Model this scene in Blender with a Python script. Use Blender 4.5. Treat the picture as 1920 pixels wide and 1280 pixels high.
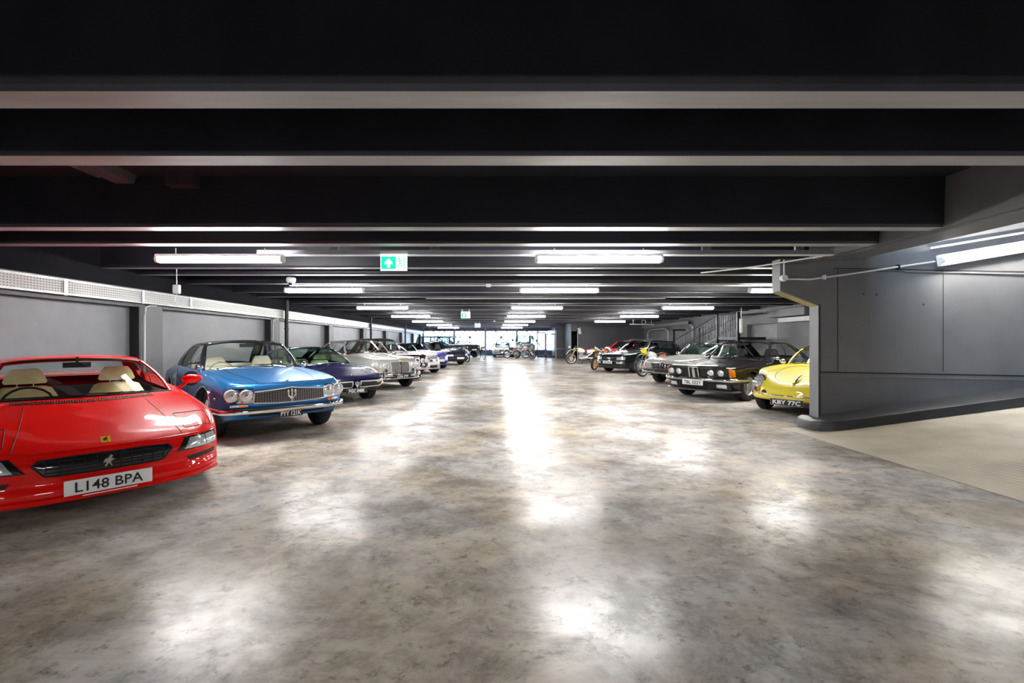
import bpy, math, random
from math import pi, sin, cos, sqrt, radians as R
random.seed(7)
for o in list(bpy.data.objects): bpy.data.objects.remove(o)
SC = bpy.context.scene
COL = SC.collection

# ---------------------------------------------------------------- camera, world, exposure
cam_d = bpy.data.cameras.new('camera'); cam = bpy.data.objects.new('camera', cam_d); COL.objects.link(cam)
cam.location = (0, 0, 1.33); cam.rotation_euler = (R(90), 0, 0)
cam_d.sensor_width = 36; cam_d.lens = 853/1920*36; cam_d.shift_x = 33/1920; cam_d.clip_start = .02; cam_d.clip_end = 300
SC.camera = cam
W = bpy.data.worlds.new('sky'); SC.world = W; W.use_nodes = True
_n = W.node_tree.nodes; _l = W.node_tree.links
_bg = _n['Background']; _tc = _n.new('ShaderNodeTexCoord'); _sx = _n.new('ShaderNodeSeparateXYZ'); _cr = _n.new('ShaderNodeValToRGB')
_l.new(_tc.outputs['Generated'], _sx.inputs[0]); _l.new(_sx.outputs['Z'], _cr.inputs[0]); _l.new(_cr.outputs[0], _bg.inputs[0])
_cr.color_ramp.elements[0].color = (.86, .93, 1, 1); _cr.color_ramp.elements[1].color = (.55, .74, 1, 1)
SKY_STRENGTH = 6.0
LAMP = 50.0
_bg.inputs[1].default_value = SKY_STRENGTH
SC.view_settings.view_transform = 'Standard'; SC.view_settings.look = 'None'
SC.view_settings.exposure = 1.7; SC.view_settings.gamma = 1; SC.view_settings.use_curve_mapping = False

# ---------------------------------------------------------------- materials
MATS = {}
def mat(name, col, rough=.5, metal=0, coat=0, var=.0, scale=8, bump=0, emit=None, es=0, spec=.5, bscale=None):
    if name in MATS: return MATS[name]
    m = bpy.data.materials.new(name); m.use_nodes = True; nt = m.node_tree; n = nt.nodes; l = nt.links
    b = n['Principled BSDF']
    b.inputs['Base Color'].default_value = (*col, 1); b.inputs['Roughness'].default_value = rough
    b.inputs['Metallic'].default_value = metal; b.inputs['Coat Weight'].default_value = coat; b.inputs['Coat Roughness'].default_value = .03
    b.inputs['Specular IOR Level'].default_value = spec
    if emit: b.inputs['Emission Color'].default_value = (*emit, 1); b.inputs['Emission Strength'].default_value = es
    if var or bump:
        tc = n.new('ShaderNodeTexCoord'); ns = n.new('ShaderNodeTexNoise'); ns.inputs['Scale'].default_value = scale; ns.inputs['Detail'].default_value = 6
        l.new(tc.outputs['Object'], ns.inputs['Vector'])
        if var:
            mr = n.new('ShaderNodeMapRange'); mr.inputs['From Min'].default_value = .3; mr.inputs['From Max'].default_value = .7
            mr.inputs['To Min'].default_value = 1-var; mr.inputs['To Max'].default_value = 1+var
            mx = n.new('ShaderNodeVectorMath'); mx.operation = 'SCALE'; mx.inputs[0].default_value = col
            l.new(ns.outputs[0], mr.inputs[0]); l.new(mr.outputs[0], mx.inputs['Scale']); l.new(mx.outputs[0], b.inputs['Base Color'])
        if bump:
            ns2 = n.new('ShaderNodeTexNoise'); ns2.inputs['Scale'].default_value = bscale or scale*3; ns2.inputs['Detail'].default_value = 4
            l.new(tc.outputs['Object'], ns2.inputs['Vector'])
            bp = n.new('ShaderNodeBump'); bp.inputs['Strength'].default_value = bump; bp.inputs['Distance'].default_value = .01
            l.new(ns2.outputs[0], bp.inputs['Height']); l.new(bp.outputs[0], b.inputs['Normal'])
    MATS[name] = m; return m
def glassmat(name, tint, refl=.06):
    m = bpy.data.materials.new(name); m.use_nodes = True; nt = m.node_tree; n = nt.nodes; l = nt.links
    n.remove(n['Principled BSDF']); out = n['Material Output']
    t = n.new('ShaderNodeBsdfTransparent'); t.inputs[0].default_value = (*tint, 1)
    g = n.new('ShaderNodeBsdfGlossy'); g.inputs['Roughness'].default_value = .02
    fr = n.new('ShaderNodeFresnel'); ge = n.new('ShaderNodeNewGeometry'); mr = n.new('ShaderNodeMapRange'); mr.inputs['To Min'].default_value = 1.5; mr.inputs['To Max'].default_value = 1/1.5
    l.new(ge.outputs['Backfacing'], mr.inputs[0]); l.new(mr.outputs[0], fr.inputs[0])
    mx = n.new('ShaderNodeMixShader'); l.new(fr.outputs[0], mx.inputs[0]); l.new(t.outputs[0], mx.inputs[1]); l.new(g.outputs[0], mx.inputs[2])
    l.new(mx.outputs[0], out.inputs[0]); MATS[name] = m; return m
def paint(name, col, metal=.0, rough=.35, coat=.8): return mat(name, col, max(rough, .35), metal, coat, var=.03, scale=2, spec=.06)

chrome = mat('chrome', (.82, .82, .84), .08, 1, var=.02)
bright = mat('bright_trim', (.88, .88, .86), .25, .45, var=.03)
steel = mat('brushed_steel', (.55, .55, .57), .3, .9, var=.05, scale=20)
rubber = mat('rubber', (.02, .02, .022), .7, var=.2, scale=20)
blackp = mat('black_plastic', (.012, .012, .013), .42, var=.1)
blackg = mat('black_gloss', (.01, .01, .012), .12, coat=1, var=.05)
seamm = mat('seam_black', (.006, .006, .006), .6, var=.1)
lensm = mat('lamp_lens', (.75, .77, .8), .08, .55, 1, var=.15, scale=60)
amber = mat('amber_lens', (.85, .22, .01), .15, 0, 1, var=.1, scale=60)
redlens = mat('red_lens', (.5, .01, .01), .15, 0, 1, var=.1, scale=60)
cream = mat('cream_leather', (.80, .66, .36), .45, var=.06, bump=.1, scale=12)
ivory = mat('ivory_leather', (.82, .80, .66), .45, var=.06, bump=.1, scale=12)
darkleather = mat('dark_leather', (.03, .03, .032), .5, var=.1, bump=.1)
oxblood = mat('oxblood_leather', (.22, .02, .02), .45, var=.1, bump=.1)
tanl = mat('tan_leather', (.32, .17, .08), .45, var=.1)
white = mat('white_paint', (.8, .8, .8), .45, var=.03)
platew = mat('plate_white', (.85, .85, .85), .35, var=.02)
platek = mat('plate_black', (.012, .012, .014), .35, var=.02)
inkk = mat('ink_black', (.015, .012, .015), .4, var=.02)
inkw = mat('ink_white', (.85, .85, .85), .4, var=.02)
yellowb = mat('yellow_enamel', (.9, .65, .02), .3, var=.02)
gold = mat('gold_anodised', (.75, .45, .08), .3, .8, var=.05)
wheelsilver = mat('wheel_silver', (.6, .6, .62), .28, .8, var=.04)
glass = glassmat('clear_glass', (.93, .97, .95))
glassg = glassmat('green_glass', (.68, .86, .80))
glassd = glassmat('dark_glass', (.55, .6, .6))
glassw = glassmat('window_glass', (.95, .97, 1))

# ---------------------------------------------------------------- mesh helpers
class MB:
    def __init__(s): s.v = []; s.f = []; s.mi = []
    def add(s, vs, fs, mi=0):
        k = len(s.v); s.v += [tuple(p) for p in vs]; s.f += [tuple(i+k for i in f) for f in fs]; s.mi += [mi]*len(fs); return s
    def box(s, x0, x1, y0, y1, z0, z1, mi=0):
        return s.add([(x0,y0,z0),(x1,y0,z0),(x1,y1,z0),(x0,y1,z0),(x0,y0,z1),(x1,y0,z1),(x1,y1,z1),(x0,y1,z1)],
                     [(0,3,2,1),(4,5,6,7),(0,1,5,4),(1,2,6,5),(2,3,7,6),(3,0,4,7)], mi)
    def grid(s, rows, close=False, mi=0, flip=False):
        n = len(rows[0]); vs = [p for r in rows for p in r]; fs = []
        for i in range(len(rows)-1):
            for j in range(n if close else n-1):
                a, b = i*n+j, i*n+(j+1) % n; q = (a, b, b+n, a+n); fs.append(q[::-1] if flip else q)
        return s.add(vs, fs, mi)
    def prism(s, poly, axis, a0, a1, mi=0):   # poly 2D, extruded along axis ('x','y','z')
        def P(p, a): return {'x': (a, p[0], p[1]), 'y': (p[0], a, p[1]), 'z': (p[0], p[1], a)}[axis]
        n = len(poly); vs = [P(p, a0) for p in poly]+[P(p, a1) for p in poly]
        fs = [tuple(range(n))[::-1], tuple(range(n, 2*n))]+[(i, (i+1) % n, n+(i+1) % n, n+i) for i in range(n)]
        return s.add(vs, fs, mi)
    def tube(s, path, r, n=8, mi=0, r2=None, caps=True):   # round (or oval r x r2) tube
        pts = [list(p) for p in path]; m = len(pts); rows = []
        for i in range(m):
            a = pts[max(i-1, 0)]; b = pts[min(i+1, m-1)]
            d = [b[k]-a[k] for k in range(3)]; L = sqrt(sum(c*c for c in d)) or 1; d = [c/L for c in d]
            up = (0, 0, 1) if abs(d[2]) < .93 else (1, 0, 0)
            u = (d[1]*up[2]-d[2]*up[1], d[2]*up[0]-d[0]*up[2], d[0]*up[1]-d[1]*up[0]); L = sqrt(sum(c*c for c in u)); u = [c/L for c in u]
            w = (u[1]*d[2]-u[2]*d[1], u[2]*d[0]-u[0]*d[2], u[0]*d[1]-u[1]*d[0])
            rr = r[i] if isinstance(r, (list, tuple)) else r; rv = rr if r2 is None else r2
            rows.append([tuple(pts[i][k]+u[k]*rr*cos(t)+w[k]*rv*sin(t) for k in range(3)) for t in [2*pi*j/n+(pi/4 if n == 4 else 0) for j in range(n)]])
        s.grid(rows, close=True, mi=mi)
        if caps:
            k = len(s.v)-m*n; s.f += [tuple(k+j for j in range(n))[::-1], tuple(len(s.v)-n+j for j in range(n))]; s.mi += [mi, mi]
        return s
    def lathe(s, prof, c=(0,0,0), axis='y', n=24, mi=0, sy=1):   # prof: (radius, along)
        rows = []
        for r, a in prof:
            row = []
            for j in range(n):
                t = 2*pi*j/n; p, q = r*cos(t), r*sin(t)
                row.append({'y': (c[0]+p, c[1]+a, c[2]+q), 'x': (c[0]+a, c[1]+p, c[2]+q), 'z': (c[0]+p, c[1]+q, c[2]+a)}[axis])
            rows.append(row)
        s.grid(rows, close=True, mi=mi); return s
    def ell(s, c, rx, ry, rz, n=12, mi=0):
        rows = []
        for i in range(n//2+1):
            a = -pi/2+pi*i/(n//2); rows.append([(c[0]+rx*cos(a)*cos(2*pi*j/n), c[1]+ry*cos(a)*sin(2*pi*j/n), c[2]+rz*sin(a)) for j in range(n)])
        return s.grid(rows, close=True, mi=mi)
    def mesh(s, name, mats, smooth=True, ang=38):
        me = bpy.data.meshes.new(name); me.from_pydata(s.v, [], s.f)
        for m in (mats if isinstance(mats, (list, tuple)) else [mats]): me.materials.append(m)
        if any(s.mi): me.polygons.foreach_set('material_index', s.mi)
        if smooth: me.shade_smooth(); me.set_sharp_from_angle(angle=R(ang))
        me.update(); return me
    def build(s, name, mats, parent=None, smooth=True, ang=38, **kw):
        o = bpy.data.objects.new(name, s.mesh(name, mats, smooth, ang)); COL.objects.link(o); o.parent = parent
        for k, v in kw.items(): o[k] = v
        return o
def tag(o, label, cat, group=None):
    o['label'] = label; o['category'] = cat
    if group: o['group'] = group
    return o
def thing(name, label, cat, loc=(0,0,0), rz=0, group=None):
    o = bpy.data.objects.new(name, None); COL.objects.link(o); o.location = loc; o.rotation_euler = (0, 0, rz); o.empty_display_size = .1
    return tag(o, label, cat, group)
def struct(o): o['kind'] = 'structure'; return o
def rbox(x0, x1, y0, y1, z0, z1, b=.02, mb=None, mi=0):   # box with bevelled vertical profile (octagonal edges)
    mb = mb or MB(); rows = []
    for z, i in ((z0, b), (z0+b, 0), (z1-b, 0), (z1, b)):
        c = b
        rows.append([(x0+i+c,y0+i,z),(x1-i-c,y0+i,z),(x1-i,y0+i+c,z),(x1-i,y1-i-c,z),(x1-i-c,y1-i,z),(x0+i+c,y1-i,z),(x0+i,y1-i-c,z),(x0+i,y0+i+c,z)])
    k = len(mb.v); mb.grid(rows, close=True, mi=mi); mb.f += [tuple(k+j for j in range(8))[::-1], tuple(k+24+j for j in range(8))]; mb.mi += [mi, mi]
    return mb
_dg = None
def text_mesh(txt, size, depth=.002, align='CENTER', bold=.0):
    cu = bpy.data.curves.new('t', 'FONT'); cu.body = txt; cu.size = size; cu.align_x = align; cu.align_y = 'CENTER'; cu.extrude = depth; cu.offset = bold
    cu.resolution_u = 2
    o = bpy.data.objects.new('t', cu); COL.objects.link(o); dg = bpy.context.evaluated_depsgraph_get(); me = bpy.data.meshes.new_from_object(o.evaluated_get(dg))
    bpy.data.objects.remove(o); bpy.data.curves.remove(cu); me.materials.clear(); return me
def text_obj(name, txt, w, h, m, parent, loc, bold=.0, rot=None):
    me = text_mesh(txt, 1.0, .01, bold=bold)
    xs = [v.co.x for v in me.vertices]; ys = [v.co.y for v in me.vertices]
    sx = w/(max(xs)-min(xs)); sy = h/(max(ys)-min(ys)); cx = (max(xs)+min(xs))/2; cy = (max(ys)+min(ys))/2
    for v in me.vertices: v.co = (v.co.z*.15, (v.co.x-cx)*sx, (v.co.y-cy)*sy)   # text in local yz plane facing +x
    me.materials.append(m); o = bpy.data.objects.new(name, me); COL.objects.link(o); o.parent = parent; o.location = loc
    if rot: o.rotation_euler = rot
    return o
def pch(tab, x):   # smooth monotone-ish interpolation
    if x <= tab[0][0]: return tab[0][1]
    if x >= tab[-1][0]: return tab[-1][1]
    for i in range(len(tab)-1):
        if x <= tab[i+1][0]: break
    def sl(k): return (tab[k+1][1]-tab[k][1])/(tab[k+1][0]-tab[k][0])
    def d(k):
        if k == 0: return sl(0)
        if k == len(tab)-1: return sl(k-1)
        a, b = sl(k-1), sl(k)
        return 0 if a*b <= 0 else 2*a*b/(a+b)
    h = tab[i+1][0]-tab[i][0]; t = (x-tab[i][0])/h
    return (2*t**3-3*t*t+1)*tab[i][1]+(t**3-2*t*t+t)*h*d(i)+(-2*t**3+3*t*t)*tab[i+1][1]+(t**3-t*t)*h*d(i+1)
def cr(P, n):   # catmull-rom through 2D points, n samples per segment
    out = []
    for i in range(len(P)-1):
        p0 = P[i-1] if i else P[0]; p1 = P[i]; p2 = P[i+1]; p3 = P[i+2] if i+2 < len(P) else P[-1]
        for k in range(n):
            t = k/n; out.append(tuple(.5*((2*p1[c])+(-p0[c]+p2[c])*t+(2*p0[c]-5*p1[c]+4*p2[c]-p3[c])*t*t+(-p0[c]+3*p1[c]-3*p2[c]+p3[c])*t**3) for c in range(len(p1))))
    out.append(tuple(P[-1])); return out
# ---------------------------------------------------------------- building shell
def darkmix(name, c1, c2, scale, rough, rvar=.1, stretch=(1,1,1), bump=.1, spec=.5):
    m = bpy.data.materials.new(name); m.use_nodes = True; n = m.node_tree.nodes; l = m.node_tree.links; b = n['Principled BSDF']
    tc = n.new('ShaderNodeTexCoord'); mp = n.new('ShaderNodeMapping'); mp.inputs['Scale'].default_value = stretch
    l.new(tc.outputs['Object'], mp.inputs[0]); ns = n.new('ShaderNodeTexNoise'); ns.inputs['Scale'].default_value = scale; ns.inputs['Detail'].default_value = 8; ns.inputs['Roughness'].default_value = .6
    l.new(mp.outputs[0], ns.inputs[0]); cr_ = n.new('ShaderNodeValToRGB'); cr_.color_ramp.elements[0].position = .3; cr_.color_ramp.elements[1].position = .7
    cr_.color_ramp.elements[0].color = (*c1, 1); cr_.color_ramp.elements[1].color = (*c2, 1); l.new(ns.outputs[0], cr_.inputs[0]); l.new(cr_.outputs[0], b.inputs['Base Color'])
    mr = n.new('ShaderNodeMapRange'); mr.inputs['To Min'].default_value = rough-rvar; mr.inputs['To Max'].default_value = rough+rvar; l.new(ns.outputs[0], mr.inputs[0]); l.new(mr.outputs[0], b.inputs['Roughness'])
    bp = n.new('ShaderNodeBump'); bp.inputs['Strength'].default_value = bump; bp.inputs['Distance'].default_value = .01; l.new(ns.outputs[0], bp.inputs['Height']); l.new(bp.outputs[0], b.inputs['Normal'])
    b.inputs['Specular IOR Level'].default_value = spec; MATS[name] = m; return m
wallm = darkmix('grey_wall_paint', (.13, .13, .138), (.18, .18, .190), 1.5, .5)
wallm2 = darkmix('grey_panel_paint', (.21, .21, .232), (.30, .30, .328), 1.2, .45)
beamk = darkmix('black_beam_paint', (.020, .021, .029), (.032, .033, .045), 2, .42, spec=.4)
headm = darkmix('black_header_band', (.016, .016, .021), (.024, .024, .031), 2, .8, spec=.05)  # near-black matte colour for the left wall band above the tray
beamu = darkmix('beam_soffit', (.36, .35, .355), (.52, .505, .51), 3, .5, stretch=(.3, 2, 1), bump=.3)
kerbm = darkmix('kerb_paint', (.025, .026, .029), (.045, .046, .05), 3, .45)
bluewall = darkmix('blue_sill_paint', (.02, .07, .16), (.03, .09, .2), 2, .5)
darkwall = darkmix('dark_wall_paint', (.045, .046, .06), (.065, .066, .083), 1.5, .45)
endm = darkmix('wall_end_paint', (.16, .165, .18), (.22, .225, .24), 2, .5)

def floor_material():
    m = bpy.data.materials.new('polished_concrete'); m.use_nodes = True; n = m.node_tree.nodes; l = m.node_tree.links; b = n['Principled BSDF']
    tc = n.new('ShaderNodeTexCoord')
    def noise(sc, det, rough=.6, dist=0, st=(1,1,1), rot=0):
        mp = n.new('ShaderNodeMapping'); mp.inputs['Scale'].default_value = st; mp.inputs['Rotation'].default_value = (0, 0, rot); l.new(tc.outputs['Object'], mp.inputs[0])
        k = n.new('ShaderNodeTexNoise'); k.inputs['Scale'].default_value = sc; k.inputs['Detail'].default_value = det; k.inputs['Roughness'].default_value = rough; k.inputs['Distortion'].default_value = dist
        l.new(mp.outputs[0], k.inputs[0]); return k.outputs[0]
    def ramp(src, stops):
        c = n.new('ShaderNodeValToRGB'); e = c.color_ramp.elements
        while len(e) < len(stops): e.new(.5)
        for i, (p, col) in enumerate(stops): e[i].position = p; e[i].color = (*col, 1)
        l.new(src, c.inputs[0]); return c.outputs[0]
    def mixc(a, b_, fac, mode='MIX'):
        x = n.new('ShaderNodeMix'); x.data_type = 'RGBA'; x.blend_type = mode
        if isinstance(fac, float): x.inputs[0].default_value = fac
        else: l.new(fac, x.inputs[0])
        l.new(a, x.inputs[6]); l.new(b_, x.inputs[7]); return x.outputs[2]
    big = noise(.5, 9, .68, .25, (1, 1.3, 1))
    base = ramp(big, [(.36, (.28, .255, .228)), (.46, (.42, .39, .352)), (.54, (.52, .502, .478)), (.64, (.62, .592, .545))])
    med = noise(2.0, 12, .78, .3, (1, 1.15, 1), .3)
    mott = ramp(med, [(.34, (.44, .43, .43)), (.45, (.76, .75, .74)), (.53, (1, 1, 1)), (.64, (1.2, 1.18, 1.13))])
    c = mixc(base, mott, 1.0, 'MULTIPLY')
    fine = noise(9, 10, .8, .2, (1, 1.2, 1), -.4)
    sp = ramp(fine, [(.36, (.35, .34, .33)), (.46, (1, 1, 1)), (.75, (1.1, 1.1, 1.1))])
    c = mixc(c, sp, .8, 'MULTIPLY')
    br = noise(.8, 4, .5, .5, (1, 1, 1), 1.0)
    tint = ramp(br, [(.42, (1, 1, 1.03)), (.65, (1.08, .98, .84))])
    c = mixc(c, tint, 1.0, 'MULTIPLY')
    scr = noise(14, 3, .5, 0, (.12, 4, 1), .35)
    sc = ramp(scr, [(.30, (.8, .8, .8)), (.5, (1, 1, 1)), (.78, (1.12, 1.12, 1.12))])
    c = mixc(c, sc, .25, 'MULTIPLY')
    dots = noise(5.5, 3, .4, 0); dk = ramp(dots, [(.205, (.1, .08, .07)), (.225, (1, 1, 1))]); c = mixc(c, dk, 1.0, 'MULTIPLY')
    l.new(c, b.inputs['Base Color'])
    mr = n.new('ShaderNodeMapRange'); mr.inputs['From Min'].default_value = .3; mr.inputs['From Max'].default_value = .7; mr.inputs['To Min'].default_value = .30; mr.inputs['To Max'].default_value = .16
    l.new(med, mr.inputs[0]); b.inputs['Roughness'].default_value = .9
    b.inputs['Specular IOR Level'].default_value = 0
    bp = n.new('ShaderNodeBump'); bp.inputs['Strength'].default_value = .12; bp.inputs['Distance'].default_value = .004; l.new(fine, bp.inputs['Height']); l.new(bp.outputs[0], b.inputs['Normal'])
    # clear sealer: weak gloss over the concrete, patchy where it is worn
    gl = n.new('ShaderNodeBsdfGlossy'); l.new(mr.outputs[0], gl.inputs['Roughness']); l.new(bp.outputs[0], gl.inputs['Normal'])
    lw = n.new('ShaderNodeLayerWeight'); lw.inputs[0].default_value = .5
    pw = n.new('ShaderNodeMath'); pw.operation = 'POWER'; l.new(lw.outputs['Facing'], pw.inputs[0]); pw.inputs[1].default_value = 4
    fa = n.new('ShaderNodeMath'); fa.operation = 'MULTIPLY_ADD'; l.new(pw.outputs[0], fa.inputs[0]); fa.inputs[1].default_value = .13; fa.inputs[2].default_value = .062
    wr = n.new('ShaderNodeMapRange'); wr.inputs['From Min'].default_value = .38; wr.inputs['From Max'].default_value = .6; wr.inputs['To Min'].default_value = .6; wr.inputs['To Max'].default_value = 1.15; l.new(med, wr.inputs[0])
    fm = n.new('ShaderNodeMath'); fm.operation = 'MULTIPLY'; l.new(fa.outputs[0], fm.inputs[0]); l.new(wr.outputs[0], fm.inputs[1])
    ms = n.new('ShaderNodeMixShader'); l.new(fm.outputs[0], ms.inputs[0]); l.new(b.outputs[0], ms.inputs[1]); l.new(gl.outputs[0], ms.inputs[2])
    l.new(ms.outputs[0], n['Material Output'].inputs[0])
    return m
floorm = floor_material()
def ramp_material():
    m = bpy.data.materials.new('grooved_concrete'); m.use_nodes = True; n = m.node_tree.nodes; l = m.node_tree.links; b = n['Principled BSDF']
    tc = n.new('ShaderNodeTexCoord'); mp = n.new('ShaderNodeMapping'); mp.inputs['Rotation'].default_value = (0, 0, R(-11.5)); l.new(tc.outputs['Object'], mp.inputs[0])
    wv = n.new('ShaderNodeTexWave'); wv.bands_direction = 'X'; wv.inputs['Scale'].default_value = 4.2; wv.inputs['Distortion'].default_value = 1.2; wv.inputs['Detail'].default_value = 3; l.new(mp.outputs[0], wv.inputs[0])
    ns = n.new('ShaderNodeTexNoise'); ns.inputs['Scale'].default_value = 1.6; ns.inputs['Detail'].default_value = 8; l.new(tc.outputs['Object'], ns.inputs[0])
    c = n.new('ShaderNodeValToRGB'); c.color_ramp.elements[0].color = (.27, .235, .18, 1); c.color_ramp.elements[1].color = (.56, .49, .39, 1); c.color_ramp.elements[0].position = .25; c.color_ramp.elements[1].position = .8
    mx = n.new('ShaderNodeMath'); mx.operation = 'MULTIPLY_ADD'; l.new(wv.outputs[1], mx.inputs[0]); mx.inputs[1].default_value = .22; l.new(ns.outputs[0], mx.inputs[2])
    l.new(mx.outputs[0], c.inputs[0]); l.new(c.outputs[0], b.inputs['Base Color']); b.inputs['Roughness'].default_value = .65
    bp = n.new('ShaderNodeBump'); bp.inputs['Strength'].default_value = .5; bp.inputs['Distance'].default_value = .01; l.new(wv.outputs[1], bp.inputs['Height']); l.new(bp.outputs[0], b.inputs['Normal'])
    return m
rampm = ramp_material()

XL, XR, YB, YE = -6.75, 10.5, -7.0, 43.2     # left wall, right wall, behind the camera, window wall
ZS, ZB = 3.15, 2.60                          # slab and beam soffit heights
struct(MB().box(XL-.4, XR+.3, YB-.3, YE+.4, -.2, 0).build('floor', floorm, smooth=False))
# ramp surface rising to the right
RX0, RS = 4.38, .14
def rz(x): return max(0, (x-RX0-.3)*RS)
rows = []
for i in range(33):
    x = RX0+i*.35; rows.append([(x, YB, rz(x)+.004), (x, 0, rz(x)+.004), (x, 6.99, rz(x)+.004)])
struct(MB().grid(rows, flip=True).build('trim_1', rampm))
# slab and roof over ramp
ceil = struct(MB().box(XL-.4, 5.7, YB-.3, 7.2, ZS, ZS+.3).box(XL-.4, XR+.3, 7.2, YE+.4, ZS, ZS+.3).box(5.7, 16.5, YB-.3, 7.2, 4.4, 4.6).build('ceiling', beamk, smooth=False))
BY = [-5.9, -5.1, -3.1, -2.3, -.4, .4, 2.295, 3.10, 5.04, 5.89, 7.80, 8.60, 9.95, 11.72, 12.9, 15.1, 16.0, 17.95, 18.8, 20.3, 21.3, 23.1, 24.0, 25.9, 26.8, 28.7, 29.6, 31.5, 32.4, 34.3, 35.2, 37.1, 38.0, 39.9, 40.8]
bm_cache = {}
for y in BY:
    xr = 4.98 if y < 7.3 else XR
    if xr not in bm_cache:
        m = MB()
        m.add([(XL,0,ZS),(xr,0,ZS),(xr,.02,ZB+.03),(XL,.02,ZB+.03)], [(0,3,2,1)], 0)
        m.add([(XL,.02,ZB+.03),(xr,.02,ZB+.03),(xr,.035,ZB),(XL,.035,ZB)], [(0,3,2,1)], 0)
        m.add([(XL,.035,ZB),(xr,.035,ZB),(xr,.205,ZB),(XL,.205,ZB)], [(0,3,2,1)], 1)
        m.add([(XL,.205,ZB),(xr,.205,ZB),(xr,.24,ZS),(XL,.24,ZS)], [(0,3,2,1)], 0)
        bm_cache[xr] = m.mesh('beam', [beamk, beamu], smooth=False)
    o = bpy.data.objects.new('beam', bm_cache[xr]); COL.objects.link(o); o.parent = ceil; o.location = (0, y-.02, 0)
# edge beam along the ramp opening
eb = MB(); eb.box(4.98, 5.60, YB, 7.2, ZB-.005, ZS+.0); eb.box(5.05, 5.5, YB, 7.2, ZB-.03, ZB-.004)
eb.build('edge_beam', wallm, ceil, smooth=False)
struct(MB().box(16.4, 16.6, YB, 7.2, 0, 4.5).build('wall_ramp_end', wallm, smooth=False))

# ---- left wall with recessed panels
def panel_wall(name, X, sgn, bays, y0, y1, zt=2.02):
    # X = wall plane, sgn=+1 when the room is on the +x side
    base = MB(); back = X-sgn*.17
    base.box(min(back, back-sgn*.2), max(back, back-sgn*.2), y0, y1, 0, ZS)
    w = struct(base.build(name, wallm2, smooth=False))
    MB().box(min(back, X), max(back, X), y0, y1, zt, 2.33 if sgn > 0 else ZS).build('header', wallm, w, smooth=False)
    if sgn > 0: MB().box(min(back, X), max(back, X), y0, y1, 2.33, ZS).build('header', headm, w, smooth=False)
    e = y0
    for a, b in bays+[(y1, y1)]:
        if a > e+.01: MB().box(min(back, X), max(back, X), e, a, 0, zt).build('pilaster', wallm, w, smooth=False)
        e = b
    return w
bays = [(-5.6, -1.1), (-.5, 3.9), (4.4, 8.66), (9.26, 13.74), (14.3, 18.56), (19.1, 23.4), (24.0, 28.3), (28.9, 33.2), (33.8, 38.0), (38.6, 41.6)]
wl = panel_wall('wall_left', XL, 1, bays, YB, YE)
for a, b in bays[2:]:   # black strips painting the soffit shade and dark far reveal of each recess
    m = MB(); m.box(XL-.17, XL+.012, b-.035, b+.004, 0, 2.02); m.box(XL-.17, XL+.01, a, b, 1.985, 2.035)
    m.build('recess_shade_strip', blackp, wl, smooth=False)
panel_wall('wall_right', XR, -1, [(12.0, 15.0), (16.9, 18.9), (19.6, 23.4), (24.4, 31.6)], 7.2, 36)
struct(MB().box(XL, 16.5, YB-.2, YB, 0, 4.5).build('wall_back_of_camera', wallm, smooth=False))
# ---- ramp wall with the cut-out end
rw = struct(MB().prism([(5.0, 0), (17, 0), (17, 4.4), (5.7, 4.4), (5.7, ZB), (4.41, ZB), (4.41, 2.11), (5.0, 1.89)], 'y', 7.0, 7.2).build('wall_ramp', wallm, smooth=False))
m = MB(); m.box(4.985, 5.0, 7.0, 7.2, 0, 1.885); m.box(4.395, 4.41, 7.0, 7.2, 2.11, ZB)
m.prism([(4.41, 2.11), (5.0, 1.885), (5.0, 1.87), (4.4, 2.095)], 'y', 6.995, 7.2, 1)
m.build('wall_end_face', [endm, mat('soffit_ochre', (.32, .28, .15), .5, var=.1)], rw, smooth=False)
def strip(pts, t, y, m_, name='joint'):
    mb = MB(); (xa, za), (xb, zb) = pts; mb.add([(xa, y, za), (xb, y, zb), (xb, y, zb+t), (xa, y, za+t), (xa, 7.0, za), (xb, 7.0, zb), (xb, 7.0, zb+t), (xa, 7.0, za+t)],
        [(0,1,2,3), (3,2,6,7), (0,4,5,1), (1,5,6,2), (0,3,7,4)]); return mb.build(name, m_, rw, smooth=False)
strip([(5.0, .85), (9.5, .765)], .02, 6.996, seamm); strip([(5.0, .80), (9.5, .71)], .01, 6.985, endm)
strip([(5.22, 2.45), (9.5, 2.37)], .012, 6.996, seamm); strip([(6.3, 2.395), (9.5, 2.33)], .015, 6.98, endm)
strip([(5.3, 2.42), (6.3, 2.40)], .006, 6.996, seamm)
m = MB()
for x in (5.28, 6.9): m.box(x, x+.006, 6.996, 7.0, .87, 2.44)
m.box(4.995, 5.01, 6.99, 7.0, .02, 1.9)
m.build('panel_joint', seamm, rw, smooth=False)
# small fixings and marks on the wall
m = MB()
for x, z in ((5.88, 2.05), (5.68, 2.06), (6.6, 1.9)): m.lathe([(0, -.004), (.012, -.004), (.012, .002)], (x, 6.999, z), 'y', 10)
m.build('wall_plug', seamm, rw)
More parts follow.
